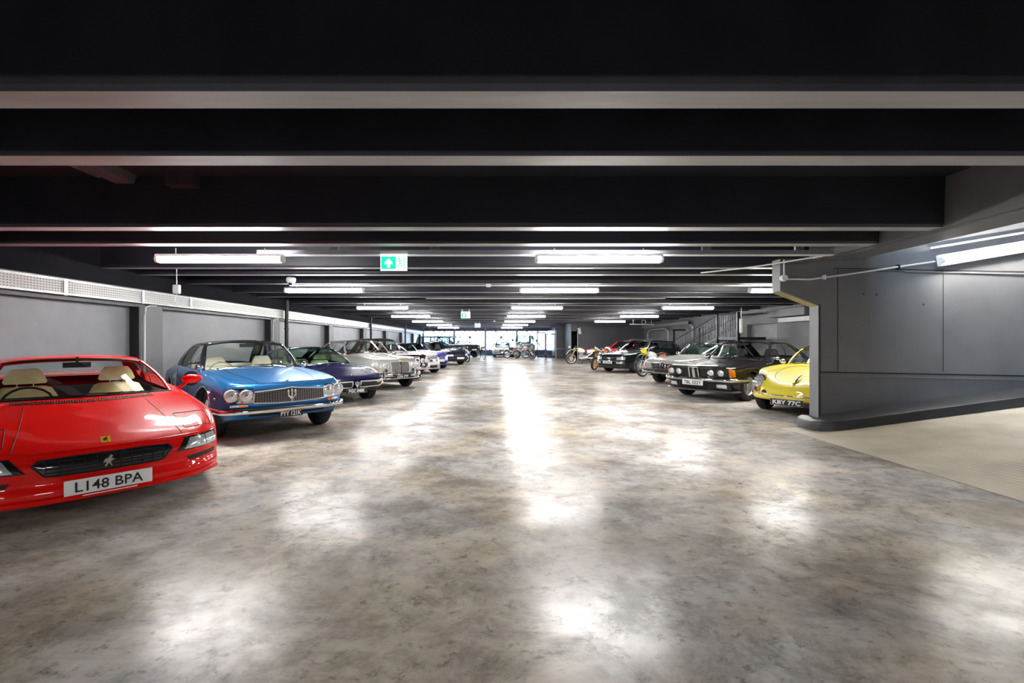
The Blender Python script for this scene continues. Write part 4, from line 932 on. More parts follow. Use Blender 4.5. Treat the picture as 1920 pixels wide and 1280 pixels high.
c.mirror(1.35, .09, chrome, (.05, .06, .05), stalk=-.02, y=.80)
for sg in (1, -1):
    q = c.sidept(.25, .57, sg, .006); MB().ell(q, .02, .012, .02).build('side_repeater', amber, c.root)
c.rear_bumper(.45, chrome)
# ---- 3 dark blue wedge
navy = paint('midnight_blue', (.003, .003, .03), .0, .22)
c = Car('sports_coupe', 'low dark blue wedge coupe with chrome-framed split grille', (-2.86, 9.45), 45, dict(
    L=4.75, paint=navy, R=.33, wf=.93, wr=3.5, rr=.19, tw=.2, arch=.05, bow=.10, corner=.24, tuck=.08, rsh=.05, spokes=10, spw=.018,
    h=[(0, .56), (.05, .59), (.4, .66), (1.0, .76), (1.5, .82), (3.9, .92), (4.75, .84)], f=[(0, .555), (.05, .59), (.4, .67), (1.0, .765), (1.5, .80), (2.5, .82), (3.9, .88), (4.75, .80)],
    w=[(0, .80), (.3, .85), (1, .885), (3.6, .885), (4.75, .80)], sill=[(0, .36), (.25, .30), (.6, .21), (4.3, .21), (4.75, .34)], belt=[(0, .47), (.4, .52), (1, .60), (4.75, .64)], rake=[(.30, .16), (.44, .0), (.50, .0), (.58, .10)],
    gh=dict(wf=1.45, rf=2.2, rr=3.2, rb=4.2, yb=.70, yr=.55, zr=1.22, cb=.22, crown=.035, uc=.85, uct=.85, ub=[.45], glass=glassg, leather=mat('olive_leather', (.42, .44, .22), .5, var=.1), trim=chrome, wtrim=chrome, seattop=.86, hrh=.12, seatx=-2.5, wipm=steel)))
for sg in (1, -1):
    gp = [(sg*.09, .375), (sg*.09, .50), (sg*.78, .49), (sg*.74, .42), (sg*.6, .375)]
    grille_box(c, gp, blackp, bright, .013, 0, 0)
    c.fpatch('indicator', [(sg*.56, .455), (sg*.60, .485), (sg*.79, .485), (sg*.77, .455)], amber, .012, .03, ncol=6); c.fpatch('side_lamp', [(sg*.50, .455), (sg*.50, .485), (sg*.58, .485), (sg*.56, .455)], lensm, .013, .03, ncol=4)
trident(c, 0, .43, .12); c.plate(.31, .48, .10, 'PGC 048K', True, .16, tw=.36, th=.07)
c.fpatch('front_valance', [(-.7, .30), (.7, .30), (.7, .37), (-.7, .37)], blackp, .002, .05)
q = c.pt(.14, 0, .0); MB().ell((q[0], 0, q[2]+.008), .03, .025, .01).build('bonnet_badge', chrome, c.root)
c.seam([(.18, .50), (.18, .76), (.62, .78), (.62, .52), (.18, .50)], .007, steel, 'lamp_cover_seam'); c.seam([(1.3, .56), (.7, .46), (.1, .40)], .004)
c.sseam([[(1.7, .8), (1.7, .3)], [(2.8, .8), (2.8, .3)], [(1.7, .3), (2.8, .3)]]); c.handles(2.55, .70); c.rear_bumper(.45, chrome)
c.mirror(1.62, .07, chrome, (.04, .06, .04), sides=(-1,), stalk=.02)
# ---- 4 silver-grey saloon
silver = paint('silver_grey', (.44, .45, .42), .25, .25)
c = Car('saloon_car', 'silver grey classic saloon with four round headlamps and upright slatted grille', (-2.56, 12.4), 45, dict(
    L=4.76, paint=silver, R=.335, wf=.86, wr=3.6, rr=.19, tw=.18, arch=.03, bow=.10, corner=.20, tuck=.10, rsh=.14, rim='steel', rimm=chrome,
    h=[(0, .80), (.06, .84), (.4, .90), (1.0, .965), (1.5, 1.0), (3.9, 1.0), (4.4, .93), (4.76, .78)], f=[(0, .78), (.06, .82), (.4, .875), (1.0, .90), (1.6, .93), (3.9, .93), (4.76, .74)],
    w=[(0, .78), (.3, .83), (1, .86), (3.6, .86), (4.76, .74)], sill=[(0, .36), (.25, .30), (.6, .24), (4.3, .24), (4.76, .36)], belt=[(0, .60), (.8, .68), (4.76, .62)], rake=[(.34, .04), (.45, .0), (.65, .0), (.80, .08)],
    gh=dict(wf=1.5, rf=1.98, rr=3.2, rb=3.95, yb=.70, yr=.58, zr=1.405, cb=.20, crown=.05, uc=.88, uct=.86, ub=[.42, .72], glass=glass, leather=oxblood, trim=chrome, wtrim=chrome, headrest=False, seattop=1.0, seatx=-2.35, dash=tanl, wipm=chrome, bpil=silver)))
gp = [(-.29, .50), (-.30, .755), (-.24, .79), (.24, .79), (.30, .755), (.29, .50), (.2, .475), (-.2, .475)]
g = grille_box(c, gp, blackp, bright, .015, 16, 0, bright, .004, -.29, .29, .48, .78, .03); c.fbar('grille_spine', [(0, .47), (0, .78)], .014, chrome, .045, g); c.fbar('grille_spine', [(-.1, .48), (-.1, .76)], .006, chrome, .04, g); c.fbar('grille_spine', [(.1, .48), (.1, .76)], .006, chrome, .04, g)
q = c.fr(0, .80, .05); MB().lathe([(0, 0), (.03, 0), (.025, .015), (0, .015)], q, 'x', 14).build('badge', yellowb, g)
c.lamp(.425, .685, .072, off=.02); c.lamp(.635, .69, .08, off=.045); c.lamp(.43, .545, .035, blackp, .01, 'horn_grille', blackp)
c.lamp(.47, .545, .04, off=.01, name='fog_lamp', both=False)
for sg in (1, -1): c.fpatch('indicator', [(sg*.62, .53), (sg*.62, .575), (sg*.76, .575), (sg*.76, .53)], amber, .02, .03, ncol=6)
c.bumper('bumper', .435, chrome, .028, .055, .06, .65); c.bumper('lower_bumper', .33, chrome, .018, .022, .05, .3)
for sg in (1, -1):
    q = c.fr(sg*.52, .44, .10); rbox(q[0]-.05, q[0]+.02, q[1]-.03, q[1]+.03, .34, .56, .015).build('overrider', chrome, c.root)
c.fpatch('front_valance', [(-.6, .34), (.6, .34), (.6, .42), (-.6, .42)], blackp, .004, .03)
c.plate(.39, .52, .10, '3206 MY', True, .13, tw=.36, th=.07, bold=.0)
c.seam([(1.35, .62), (.8, .58), (.3, .46), (.08, .34)], .004); c.seam([(1.3, 0), (.6, 0), (.1, 0)], .009, chrome, 'bonnet_strip', mirror=False); c.seam([(1.2, .28), (.1, .2)], .006, silver, 'bonnet_crease', off=.003)
c.sseam([[(1.7, .92), (1.72, .3)], [(2.6, .92), (2.6, .3)], [(3.35, .92), (3.2, .5)], [(1.72, .3), (3.0, .3)]]); c.handles(2.4, .80); c.handles(3.15, .80); c.mirror(1.5, .06, chrome, (.04, .05, .05), stalk=-.03, y=.78); c.rear_bumper(.45, chrome)
# ---- 5 maroon saloon
maroon = paint('dark_maroon', (.03, .007, .011), .0, .2)
c = Car('saloon_car', 'dark maroon classic saloon with chrome-ringed lamps behind the grey saloon', (-2.78, 15.3), 45, dict(
    L=4.75, paint=maroon, R=.34, wf=.85, wr=3.65, rr=.19, tw=.18, arch=.04, bow=.06, corner=.12, tuck=.1, rsh=.10, rim='steel', rimm=chrome,
    h=[(0, .84), (.05, .88), (.4, .93), (1.0, .99), (1.5, 1.02), (3.9, 1.02), (4.4, .96), (4.75, .82)], f=[(0, .80), (.05, .85), (.4, .90), (1.0, .92), (1.6, .94), (3.9, .95), (4.75, .78)],
    w=[(0, .80), (.3, .84), (1, .87), (3.6, .87), (4.75, .76)], sill=[(0, .38), (.25, .3), (.6, .24), (4.3, .24), (4.75, .36)], belt=[(0, .62), (.8, .7), (4.75, .66)], rake=[(.34, .04), (.45, 0), (.7, 0), (.84, .05)],
    gh=dict(wf=1.5, rf=1.95, rr=3.3, rb=3.9, yb=.72, yr=.60, zr=1.46, cb=.2, crown=.05, uc=.86, uct=.88, ub=[.42, .72], glass=glass, leather=mat('grey_leather', (.4, .4, .38), .5, var=.1), trim=chrome, wtrim=chrome, headrest=False, seattop=1.02, apil=chrome)))
gp = [(-.30, .50), (-.30, .80), (.30, .80), (.30, .50)]; g = grille_box(c, gp, blackp, bright, .016, 15, 0, chrome, .005, off=.02)
c.lamp(.45, .67, .075, off=.02); c.lamp(.64, .67, .075, off=.04); c.lamp(.50, .52, .05, off=.015, name='fog_lamp')
c.bumper('bumper', .43, chrome, .03, .06, .07, .6); c.plate(.36, .5, .1, '', True, .1)
c.seam([(1.35, .6), (.3, .45), (.08, .36)], .004); c.sseam([[(1.7, .92), (1.72, .3)], [(2.6, .92), (2.6, .3)], [(1.72, .3), (3.0, .3)]]); c.rear_bumper(.45, chrome)
# ---- roadsters 6, 7
def roadster(label, loc, deg, pt_, roof, txt, dark=False):
    c = Car('roadster', label, loc, deg, dict(
        L=4.03, paint=pt_, R=.315, wf=.70, wr=3.15, rr=.21, tw=.22, arch=.05, bow=.14, corner=.22, tuck=.06, rsh=.12, spokes=5, spw=.04,
        h=[(0, .60), (.06, .66), (.4, .76), (1.0, .86), (1.6, .92), (3.1, .92), (3.6, .88), (4.03, .75)], f=[(0, .60), (.06, .655), (.4, .77), (.8, .82), (1.6, .84), (3.1, .87), (4.03, .72)],
        w=[(0, .76), (.3, .82), (.8, .86), (2, .84), (3.2, .87), (4.03, .76)], sill=[(0, .20), (.6, .18), (3.6, .18), (4.03, .3)], belt=[(0, .45), (.7, .62), (4.03, .62)], rake=[(.2, .0), (.35, 0), (.60, .10)],
        gh=dict(wf=1.62, rf=2.0, rr=2.5, rb=3.1, yb=.66, yr=.56, zr=1.28, cb=.2, crown=.05, uc=.72, uct=.72, ub=[], glass=glassd, leather=darkleather, roofpaint=roof, rearseat=False, seattop=.92, apil=pt_)))
    for sg in (1, -1):
        grille_box(c, [(sg*.03, .50), (sg*.05, .585), (sg*.15, .585), (sg*.17, .50)], seamm, bright, .008, 0, 0)
        c.fpatch('headlamp', [(sg*.36, .50), (sg*.40, .58), (sg*.66, .60), (sg*.70, .52)], lensm, .012, .04, ncol=8)
        c.fpatch('fog_lamp', [(sg*.48, .28), (sg*.48, .33), (sg*.62, .33), (sg*.62, .28)], lensm, .01, .03, ncol=4)
    c.fpatch('air_intake', [(-.42, .25), (-.36, .36), (.36, .36), (.42, .25)], seamm, .006, .03); c.plate(.42, .5, .11, txt, dark, .05)
    c.seam([(1.5, .55), (.5, .5), (.08, .3)], .004); c.sseam([[(1.75, .84), (1.75, .25)], [(2.8, .86), (2.75, .25)]]); c.mirror(1.85, .08, pt_, stalk=.1); c.rear_bumper(.45, pt_)
    q = c.fr(0, .61, .0); MB().lathe([(0, 0), (.035, 0), (.03, .012), (0, .012)], (q[0], 0, q[2]), 'x', 14).build('badge', blackg, c.root)
    return c
roadster('silver soft-top roadster with split oval grilles, beside the maroon saloon', (-2.62, 18.6), 45, paint('bright_silver', (.5, .5, .5), .4), mat('soft_top', (.03, .03, .035), .8, var=.1), '')
roadster('lavender blue soft-top roadster parked behind the silver roadster', (-2.60, 21.8), 45, paint('violet_blue', (.09, .09, .42), .35), mat('soft_top', (.03, .03, .035), .8, var=.1), '')
# ---- 8 dark coupe
c = Car('coupe', 'very dark navy coupe with white front plate beside the lavender roadster', (-1.95, 25.6), 44, dict(
    L=4.4, paint=paint('dark_navy', (.01, .012, .04), .2), R=.32, wf=.8, wr=3.3, rr=.2, tw=.2, arch=.04, bow=.10, corner=.16, tuck=.06, rsh=.07,
    h=[(0, .66), (.05, .70), (.5, .80), (1.3, .91), (3.5, .98), (4.4, .9)], f=[(0, .65), (.05, .69), (.5, .79), (1.3, .87), (3.5, .93), (4.4, .85)], w=[(0, .78), (.3, .83), (1, .86), (3.5, .86), (4.4, .78)],
    sill=[(0, .22), (.6, .19), (4.0, .19), (4.4, .3)], belt=[(0, .5), (4.4, .66)], rake=[(.2, .02), (.3, 0), (.5, 0), (.66, .06)],
    gh=dict(wf=1.35, rf=2.0, rr=3.0, rb=3.8, yb=.70, yr=.56, zr=1.33, cb=.2, crown=.04, uc=.82, ub=[.5], glass=glassd, leather=cream, seattop=.95)))
c.fpatch('headlamp', [(.42, .50), (.44, .62), (.74, .60), (.74, .50)], lensm, .01, .04, mirror=True); grille_box(c, [(-.36, .5), (-.36, .6), (.36, .6), (.36, .5)], blackp, blackg, .006, 0, 3, blackg)
c.bumper('bumper', .38, blackp, .04, .07, .04, .6); c.plate(.40, .52, .11, '', off=.09); c.rear_bumper(.45, blackp); c.seam([(1.3, .55), (.1, .4)], .004)
# ---- off-roaders
def suv(label, loc, deg, pt_, roof_, zr, gl, rack=False, grillem=steel, L=4.45):
    c = Car('off_road_vehicle', label, loc, deg, dict(
        L=L, paint=pt_, R=.37, wf=.72, wr=3.3, rr=.21, tw=.22, arch=.06, bow=.03, corner=.06, tuck=.04, rsh=.04,
        h=[(0, 1.02), (.05, 1.07), (.5, 1.11), (1.3, 1.15), (L-.1, 1.15), (L, 1.1)], f=[(0, 1.0), (.05, 1.06), (.5, 1.09), (1.3, 1.11), (L, 1.1)], w=[(0, .84), (.3, .88), (L, .88)],
        sill=[(0, .5), (.3, .46), (L-.4, .44), (L, .5)], belt=[(0, .85), (L, .9)], rake=[(.5, 0), (.95, 0), (1.02, .03)],
        gh=dict(wf=1.4, rf=1.82, rr=L-.35, rb=L-.08, yb=.76, yr=.68, zr=zr, cb=.08, crown=.04, uc=.97, uct=.97, ub=[.33, .63, .66], glass=gl, leather=tanl, roofpaint=roof_, seattop=1.2, bpil=pt_, dropr=.02, rearglass=.9, apw=.035)))
    g = grille_box(c, [(-.44, .76), (-.44, .96), (.44, .96), (.44, .76)], blackp, blackp, .01, 0, 5, grillem, .008)
    c.lamp(.60, .86, .095, blackp, .02); lens_rect(c, .72, .80, .80, .94, amber, .01, 'indicator')
    c.bumper('bumper', .60, blackp, .05, .07, .09, .4); c.plate(.66, .5, .1, '', off=.15); c.sseam([[(1.55, 1.08), (1.55, .5)], [(2.5, 1.08), (2.5, .5)]]); c.rear_bumper(.6, blackp); c.mirror(1.5, .14, blackp, (.04, .09, .07), stalk=.1)
    c.lamp(.35, .52, .07, chrome, .06, 'spot_lamp'); c.seam([(1.25, .7), (.1, .66)], .004)
    if rack:
        m = MB()
        for y in (-.6, -.3, 0, .3, .6): m.tube([(-1.9, y, zr+.1), (-3.7, y, zr+.1)], .015, 5)
        for x in (-1.9, -2.5, -3.1, -3.7): m.tube([(x, -.62, zr+.1), (x, .62, zr+.1)], .015, 5); m.tube([(x, -.6, zr-.05), (x, -.6, zr+.1)], .015, 5).tube([(x, .6, zr-.05), (x, .6, zr+.1)], .015, 5)
        m.build('roof_rack', blackp, c.root)
    return c
suv('dark blue boxy off-road vehicle with tinted side glass, left of the far windows', (-2.75, 33.4), 44, paint('teal_blue', (.015, .07, .13), .2), paint('teal_blue', (.015, .07, .13)), 1.76, glassd)
suv('navy off-road vehicle with roof rack and silver grille beside the bicycle', (-1.75, 37.4), 42, paint('deep_navy', (.015, .03, .07), .1), paint('deep_navy', (.015, .03, .07)), 1.80, glass, True, chrome)
# ---- far centre: white convertible, green utility vehicle
offw = paint('ivory_white', (.66, .66, .62), 0, .25)
def sl(name, label, loc, deg, pt_, txt, dark, seatm, gl=glass, top=None):
    c = Car(name, label, loc, deg, dict(
        L=4.36, paint=pt_, R=.325, wf=.82, wr=3.28, rr=.19, tw=.19, arch=.04, bow=.05, corner=.10, tuck=.08, rsh=.06,
        h=[(0, .72), (.04, .755), (.4, .81), (1.0, .875), (1.5, .91), (3.6, .93), (4.36, .82)], f=[(0, .72), (.04, .755), (.4, .815), (1.0, .85), (1.6, .87), (3.6, .88), (4.36, .78)],
        w=[(0, .84), (.3, .87), (1, .89), (3.6, .89), (4.36, .82)], sill=[(0, .34), (.25, .28), (.6, .22), (4, .22), (4.36, .36)], belt=[(0, .56), (1, .62), (4.36, .62)], rake=[(.28, .08), (.42, 0), (.66, 0), (.74, .04)],
        gh=dict(wf=1.52, rf=2.05, rr=2.75, rb=3.25, yb=.70, yr=.60, zr=1.29, cb=.18, crown=.03, uc=.80, uct=.84, ub=[], glass=gl, leather=seatm, roofpaint=top or pt_, trim=chrome, wtrim=chrome, rearseat=False, seattop=.94, lining=seatm)))
    g = grille_box(c, [(-.42, .50), (-.44, .66), (.44, .66), (.42, .50)], blackp, chrome, .010, 0, 4, chrome, .004, off=.01)
    q = c.fr(0, .585, .04); MB().lathe([(.092, 0), (.106, .01), (.092, .02), (.082, .01), (.092, 0)], q, 'x', 24).build('star_ring', chrome, g)
    mb = MB()
    for a in (90, 210, 330): mb.tube([q, (q[0]+.005, q[1]+.09*cos(R(a)), q[2]+.09*sin(R(a)))], [.022, .007], 6)
    mb.build('star', chrome, g); c.fbar('grille_spine', [(-.42, .585), (.42, .585)], .010, chrome, .02, g)
    for sg in (1, -1):
        o = c.fpatch('headlamp', [(sg*.46, .51), (sg*.47, .665), (sg*.80, .67), (sg*.82, .52)], chrome, .008, .05, ncol=8); c.fpatch('lens', [(sg*.475, .525), (sg*.485, .655), (sg*.69, .66), (sg*.69, .525)], lensm, .014, .01, o, ncol=6); c.fpatch('indicator', [(sg*.70, .525), (sg*.70, .66), (sg*.80, .66), (sg*.81, .535)], amber, .014, .01, o, ncol=4)
    c.bumper('bumper', .41, chrome, .022, .03, .06, .65); c.bumper('bumper_pad', .45, blackp, .03, .035, .055, .6)
    c.plate(.44, .52, .11, txt, dark, .10)
    lens_rect(c, .50, .64, .28, .35, lensm, .03, 'fog_lamp')
    c.seam([(1.35, .62), (.5, .6), (.06, .5)], .004); c.sseam([[(1.7, .86), (1.7, .3)], [(2.85, .86), (2.85, .3)]]); c.handles(2.6, .72); c.mirror(1.72, .08, chrome, (.04, .08, .05), stalk=.08); c.rear_bumper(.45, chrome); c.arch_lips(chrome, .008)
    return c
sl('convertible', 'white convertible with green tinted screen in front of the far windows', (.82, 37.4), 2, offw, '', False, tanl, glassg)
lgreen = paint('sage_green', (.085, .14, .145), 0, .4, .3)
c = Car('utility_vehicle', 'grey green classic utility vehicle with upright flat front by the glass doors', (2.62, 38.2), 0, dict(
    L=3.62, paint=lgreen, R=.38, wf=.5, wr=2.73, rr=.21, tw=.2, arch=.08, bow=.01, corner=.05, tuck=.02, rsh=.03, rim='steel', rimm=lgreen,
    h=[(0, 1.12), (.04, 1.17), (.5, 1.2), (1.05, 1.24), (3.62, 1.2)], f=[(0, 1.0), (.04, 1.05), (.5, 1.07), (1.05, 1.1), (3.62, 1.1)], w=[(0, .80), (.2, .82), (3.62, .82)], sill=[(0, .55), (3.62, .55)], belt=[(0, .85), (3.62, .9)],
    gh=dict(wf=1.1, rf=1.25, rr=3.3, rb=3.58, yb=.74, yr=.70, zr=1.88, cb=.03, crown=.04, uc=.96, ub=[.3, .5], glass=glassg, leather=blackp, roofpaint=lgreen, headrest=False, seattop=1.3, bpil=lgreen, apw=.04)))
grille_box(c, [(-.30, .66), (-.30, 1.08), (.30, 1.08), (.30, .66)], mat('radiator_brown', (.12, .07, .05), .6, var=.1), white, .02, 4, 4, steel, .006, off=.012)
c.lamp(.55, .88, .09, chrome, .02); c.lamp(.56, 1.0, .03, chrome, .01, 'side_lamp'); c.lamp(.62, .72, .035, chrome, .01, 'indicator', amber)
c.bumper('bumper', .58, steel, .04, .07, .10, .1); c.plate(.60, .5, .1, '', True, .17); c.mirror(.9, .35, blackp, (.04, .1, .12), stalk=.28); c.sseam([[(1.2, 1.08), (1.2, .6)], [(2.0, 1.08), (2.0, .6)]])
c.fbar('windscreen_divider', [(0, 1.26), (0, 1.8)], .0001, lgreen, -1.25); q = c.wsrows; MB().tube([r[len(r)//2] for r in q], .02, 6).build('pillar', lgreen, c.root)
MB().box(-.95, -.9+.3, -.3, .3, 1.235, 1.27).build('bonnet_pad', lgreen, c.root, smooth=False)
# ================================================================ right row
yel = paint('primrose_yellow', (.80, .66, .07), 0, .3)
c = Car('sports_coupe', 'pale yellow rounded classic coupe half hidden behind the ramp wall', (5.16, 7.98), -55, dict(
    L=4.0, paint=yel, R=.325, wf=.76, wr=2.86, rr=.185, tw=.165, arch=.03, bow=.17, corner=.20, tuck=.12, rsh=.16,
    h=[(0, .46), (.03, .50), (.12, .55), (.3, .61), (.6, .705), (1.0, .82), (1.35, .895), (3.0, .95), (3.5, .78), (4.0, .42)],
    f=[(0, .455), (.03, .51), (.10, .63), (.22, .745), (.45, .80), (.8, .83), (1.35, .855), (2.4, .87), (3.0, .84), (3.6, .68), (4.0, .40)],
    w=[(0, .70), (.15, .76), (.4, .81), (1, .835), (2.6, .835), (3.3, .80), (4.0, .62)], sill=[(0, .27), (.3, .22), (3.5, .22), (4.0, .34)], belt=[(0, .38), (.2, .50), (.6, .58), (3, .58), (4.0, .38)], rake=[(.25, .05), (.34, 0), (.46, .03)], rim='steel', rimm=chrome,
    gh=dict(wf=1.36, rf=1.80, rr=2.45, rb=3.35, yb=.62, yr=.50, zr=1.30, cb=.18, crown=.07, uc=.86, uct=.84, ub=[.5], glass=glass, leather=mat('grey_leather', (.4, .4, .38), .5), roofpaint=yel, trim=chrome, wtrim=chrome, headrest=False, seattop=.92, rearglass=.7, apil=yel)))
for sg in (1, -1):   # upright round headlamps in the wings
    q = c.pt(.20, sg*.60); x, y, z = q[0]+.09, q[1], .60
    mb = MB(); rows = []
    for dx, r in ((-.16, .115), (-.03, .118), (.015, .115), (.026, .094)): rows.append([(x+dx-.06*sin(t)*(1), y+r*cos(t), z+r*1.08*sin(t)) for t in [2*pi*k/24 for k in range(24)]])
    mb.grid(rows[:3], close=True); o = mb.build('headlamp', yel, c.root); MB().grid(rows[2:], close=True).build('lamp_ring', chrome, o)
    rows = [[(x+dx-.06*sin(t)*r/.09, y+r*cos(t), z+r*1.08*sin(t)) for t in [2*pi*k/24 for k in range(24)]] for dx, r in ((.018, .092), (.038, .07), (.05, .04), (.054, .001))]
    MB().grid(rows, close=True).build('lens', lensm, o)
    for zz in (-.05, 0, .05): MB().tube([(x+.055-.06*zz/.09, y-.085, z+zz), (x+.062-.06*zz/.09, y, z+zz), (x+.055-.06*zz/.09, y+.085, z+zz)], .006, 5).build('stone_guard', chrome, o)
    c.lamp(.58*sg, .435, .035, chrome, .02, 'indicator', amber, both=False); c.lamp(.44*sg, .40, .04, chrome, .015, 'horn_grille', blackp, both=False)
c.bumper('bumper', .345, yel, .035, .055, .06, .35); c.bumper('bumper_trim', .375, chrome, .010, .014, .095, .3)
c.plate(.265, .52, .115, 'KBY 77C', True, .13, tw=.44, th=.075, bold=.03)
a, b = c.pt(.20, 0, .012), c.pt(.55, 0, .02); MB().tube([a, ((a[0]+b[0])/2, 0, (a[2]+b[2])/2+.03), (b[0], 0, b[2]+.02)], [.022, .018, .008], 10, r2=None).ell((a[0], 0, a[2]), .03, .035, .02).build('bonnet_handle', chrome, c.root)
q = c.pt(.17, 0, .01); MB().ell((q[0]+.01, 0, q[2]+.012), .018, .02, .014).build('badge', yellowb, c.root)
c.seam(cr([(1.12, 0), (1.12, .25), (1.02, .42), (.6, .45), (.28, .34), (.16, .16), (.14, 0)], 4), .0035)
c.sseam([[(1.55, .84), (1.5, .3)], [(2.45, .85), (2.3, .4)], [(1.5, .3), (2.2, .3)]]); c.handles(2.2, .70); c.mirror(1.2, .08, chrome, (.05, .06, .05), stalk=-.05, y=.74); c.seam([(1.3, .5), (.9, .55), (.5, .58)], .003, yel, 'wing_crease'); c.rear_bumper(.4, yel)
# ---- black coupe
blk = paint('black_paint', (.012, .010, .012), .1, .18)
c = Car('grand_tourer', 'black coupe with twin round headlamps, orange indicators and white front plate', (4.56, 10.42), -58, dict(
    L=4.75, paint=blk, R=.325, wf=.82, wr=3.44, rr=.205, tw=.205, arch=.045, bow=.05, corner=.09, tuck=.07, rsh=.06, rim='mesh',
    h=[(0, .755), (.05, .775), (.4, .82), (1.0, .88), (1.5, .915), (3.8, .96), (4.75, .88)], f=[(0, .75), (.05, .77), (.4, .81), (1.0, .845), (1.6, .865), (3.8, .90), (4.75, .84)],
    w=[(0, .80), (.3, .835), (1, .865), (3.6, .865), (4.75, .80)], sill=[(0, .27), (.5, .20), (4.3, .20), (4.75, .34)], belt=[(0, .60), (1, .66), (4.75, .68)], rake=[(.25, .12), (.36, .09), (.44, .07), (.60, .035), (.74, 0)],
    gh=dict(wf=1.48, rf=2.08, rr=3.12, rb=3.95, yb=.71, yr=.60, zr=1.37, cb=.18, crown=.035, uc=.82, uct=.86, ub=[.48], glass=glass, leather=darkleather, trim=chrome, wtrim=None, seattop=.96, hrh=.16, lining=mat('grey_lining', (.2, .19, .17), .8, var=.05))))
g = c.fpatch('grille', [(-.76, .54), (-.76, .73), (.76, .73), (.76, .54)], blackp, .004, .03, ncol=24)
for i in range(34): y = -.74+1.48*i/33; c.fbar('grille_bar', [(y, .55), (y, .72)], .003, blackg, .008, g, 4)
c.outline('grille_frame', [(-.77, .53), (-.77, .74), (.77, .74), (.77, .53)], .005, chrome, .008, g)
for sg in (1, -1):
    o = c.fpatch('kidney_grille', [(sg*.015, .515), (sg*.015, .735), (sg*.105, .735), (sg*.115, .515)], seamm, .022, .03, g, ncol=6)
    c.outline('kidney_frame', [(sg*.018, .50), (sg*.018, .75), (sg*.11, .75), (sg*.12, .50)], .013, bright, .028, g)
    c.fpatch('indicator', [(sg*.765, .54), (sg*.765, .74), (sg*.80, .735), (sg*.80, .54)], amber, .012, .05, ncol=4)
    m = MB(); rows = [[c.sidept(s, z, sg, .006) for z in (.55, .60, .66, .715)] for s in (0.0, .04, .09, .14)]; m.grid(rows, flip=sg > 0); m.build('side_indicator', amber, c.root)
c.lamp(.40, .635, .068, chrome, .01); c.lamp(.62, .635, .068, chrome, .02)
c.bumper('bumper', .475, chrome, .035, .04, .055, .62); c.bumper('bumper_pad', .44, blackp, .035, .035, .05, .62)
c.fpatch('front_valance', [(-.78, .24), (-.78, .42), (.78, .42), (.78, .24)], blk, .02, .05, ncol=20); c.fpatch('air_intake', [(-.34, .30), (-.34, .38), (.45, .38), (.45, .30)], seamm, .026, .02)
lens_rect(c, .50, .70, .30, .385, lensm, .03, 'fog_lamp', chrome)
c.bumper('lip_spoiler', .225, mat('grey_spoiler', (.12, .12, .13), .3, .3, var=.05), .035, .02, .05, .4)
c.plate(.40, .52, .115, 'TBL 522Y', off=.12, tw=.44, th=.078)
c.seam([(1.35, .60), (.8, .60), (.25, .56), (.06, .5)], .004); c.seam([(1.3, .32), (.6, .22), (.06, .12)], .004, blk, 'bonnet_crease', off=.004)
c.sseam([[(1.68, .86), (1.7, .3)], [(2.8, .87), (2.75, .3)], [(1.7, .3), (2.75, .3)], [(.6, .74), (4.4, .78)]]); c.handles(2.5, .76); c.mirror(1.66, .09, chrome, (.05, .10, .055), stalk=.06); c.arch_lips(blackg, .01); c.rear_bumper(.45, chrome)
# ---- silver convertible
sl('convertible', 'silver grey convertible with large round star emblem in its grille', (5.13, 13.8), -58, paint('warm_silver', (.42, .42, .39), .35, .25), '', True, mat('grey_leather', (.4, .4, .38), .5), glassg)
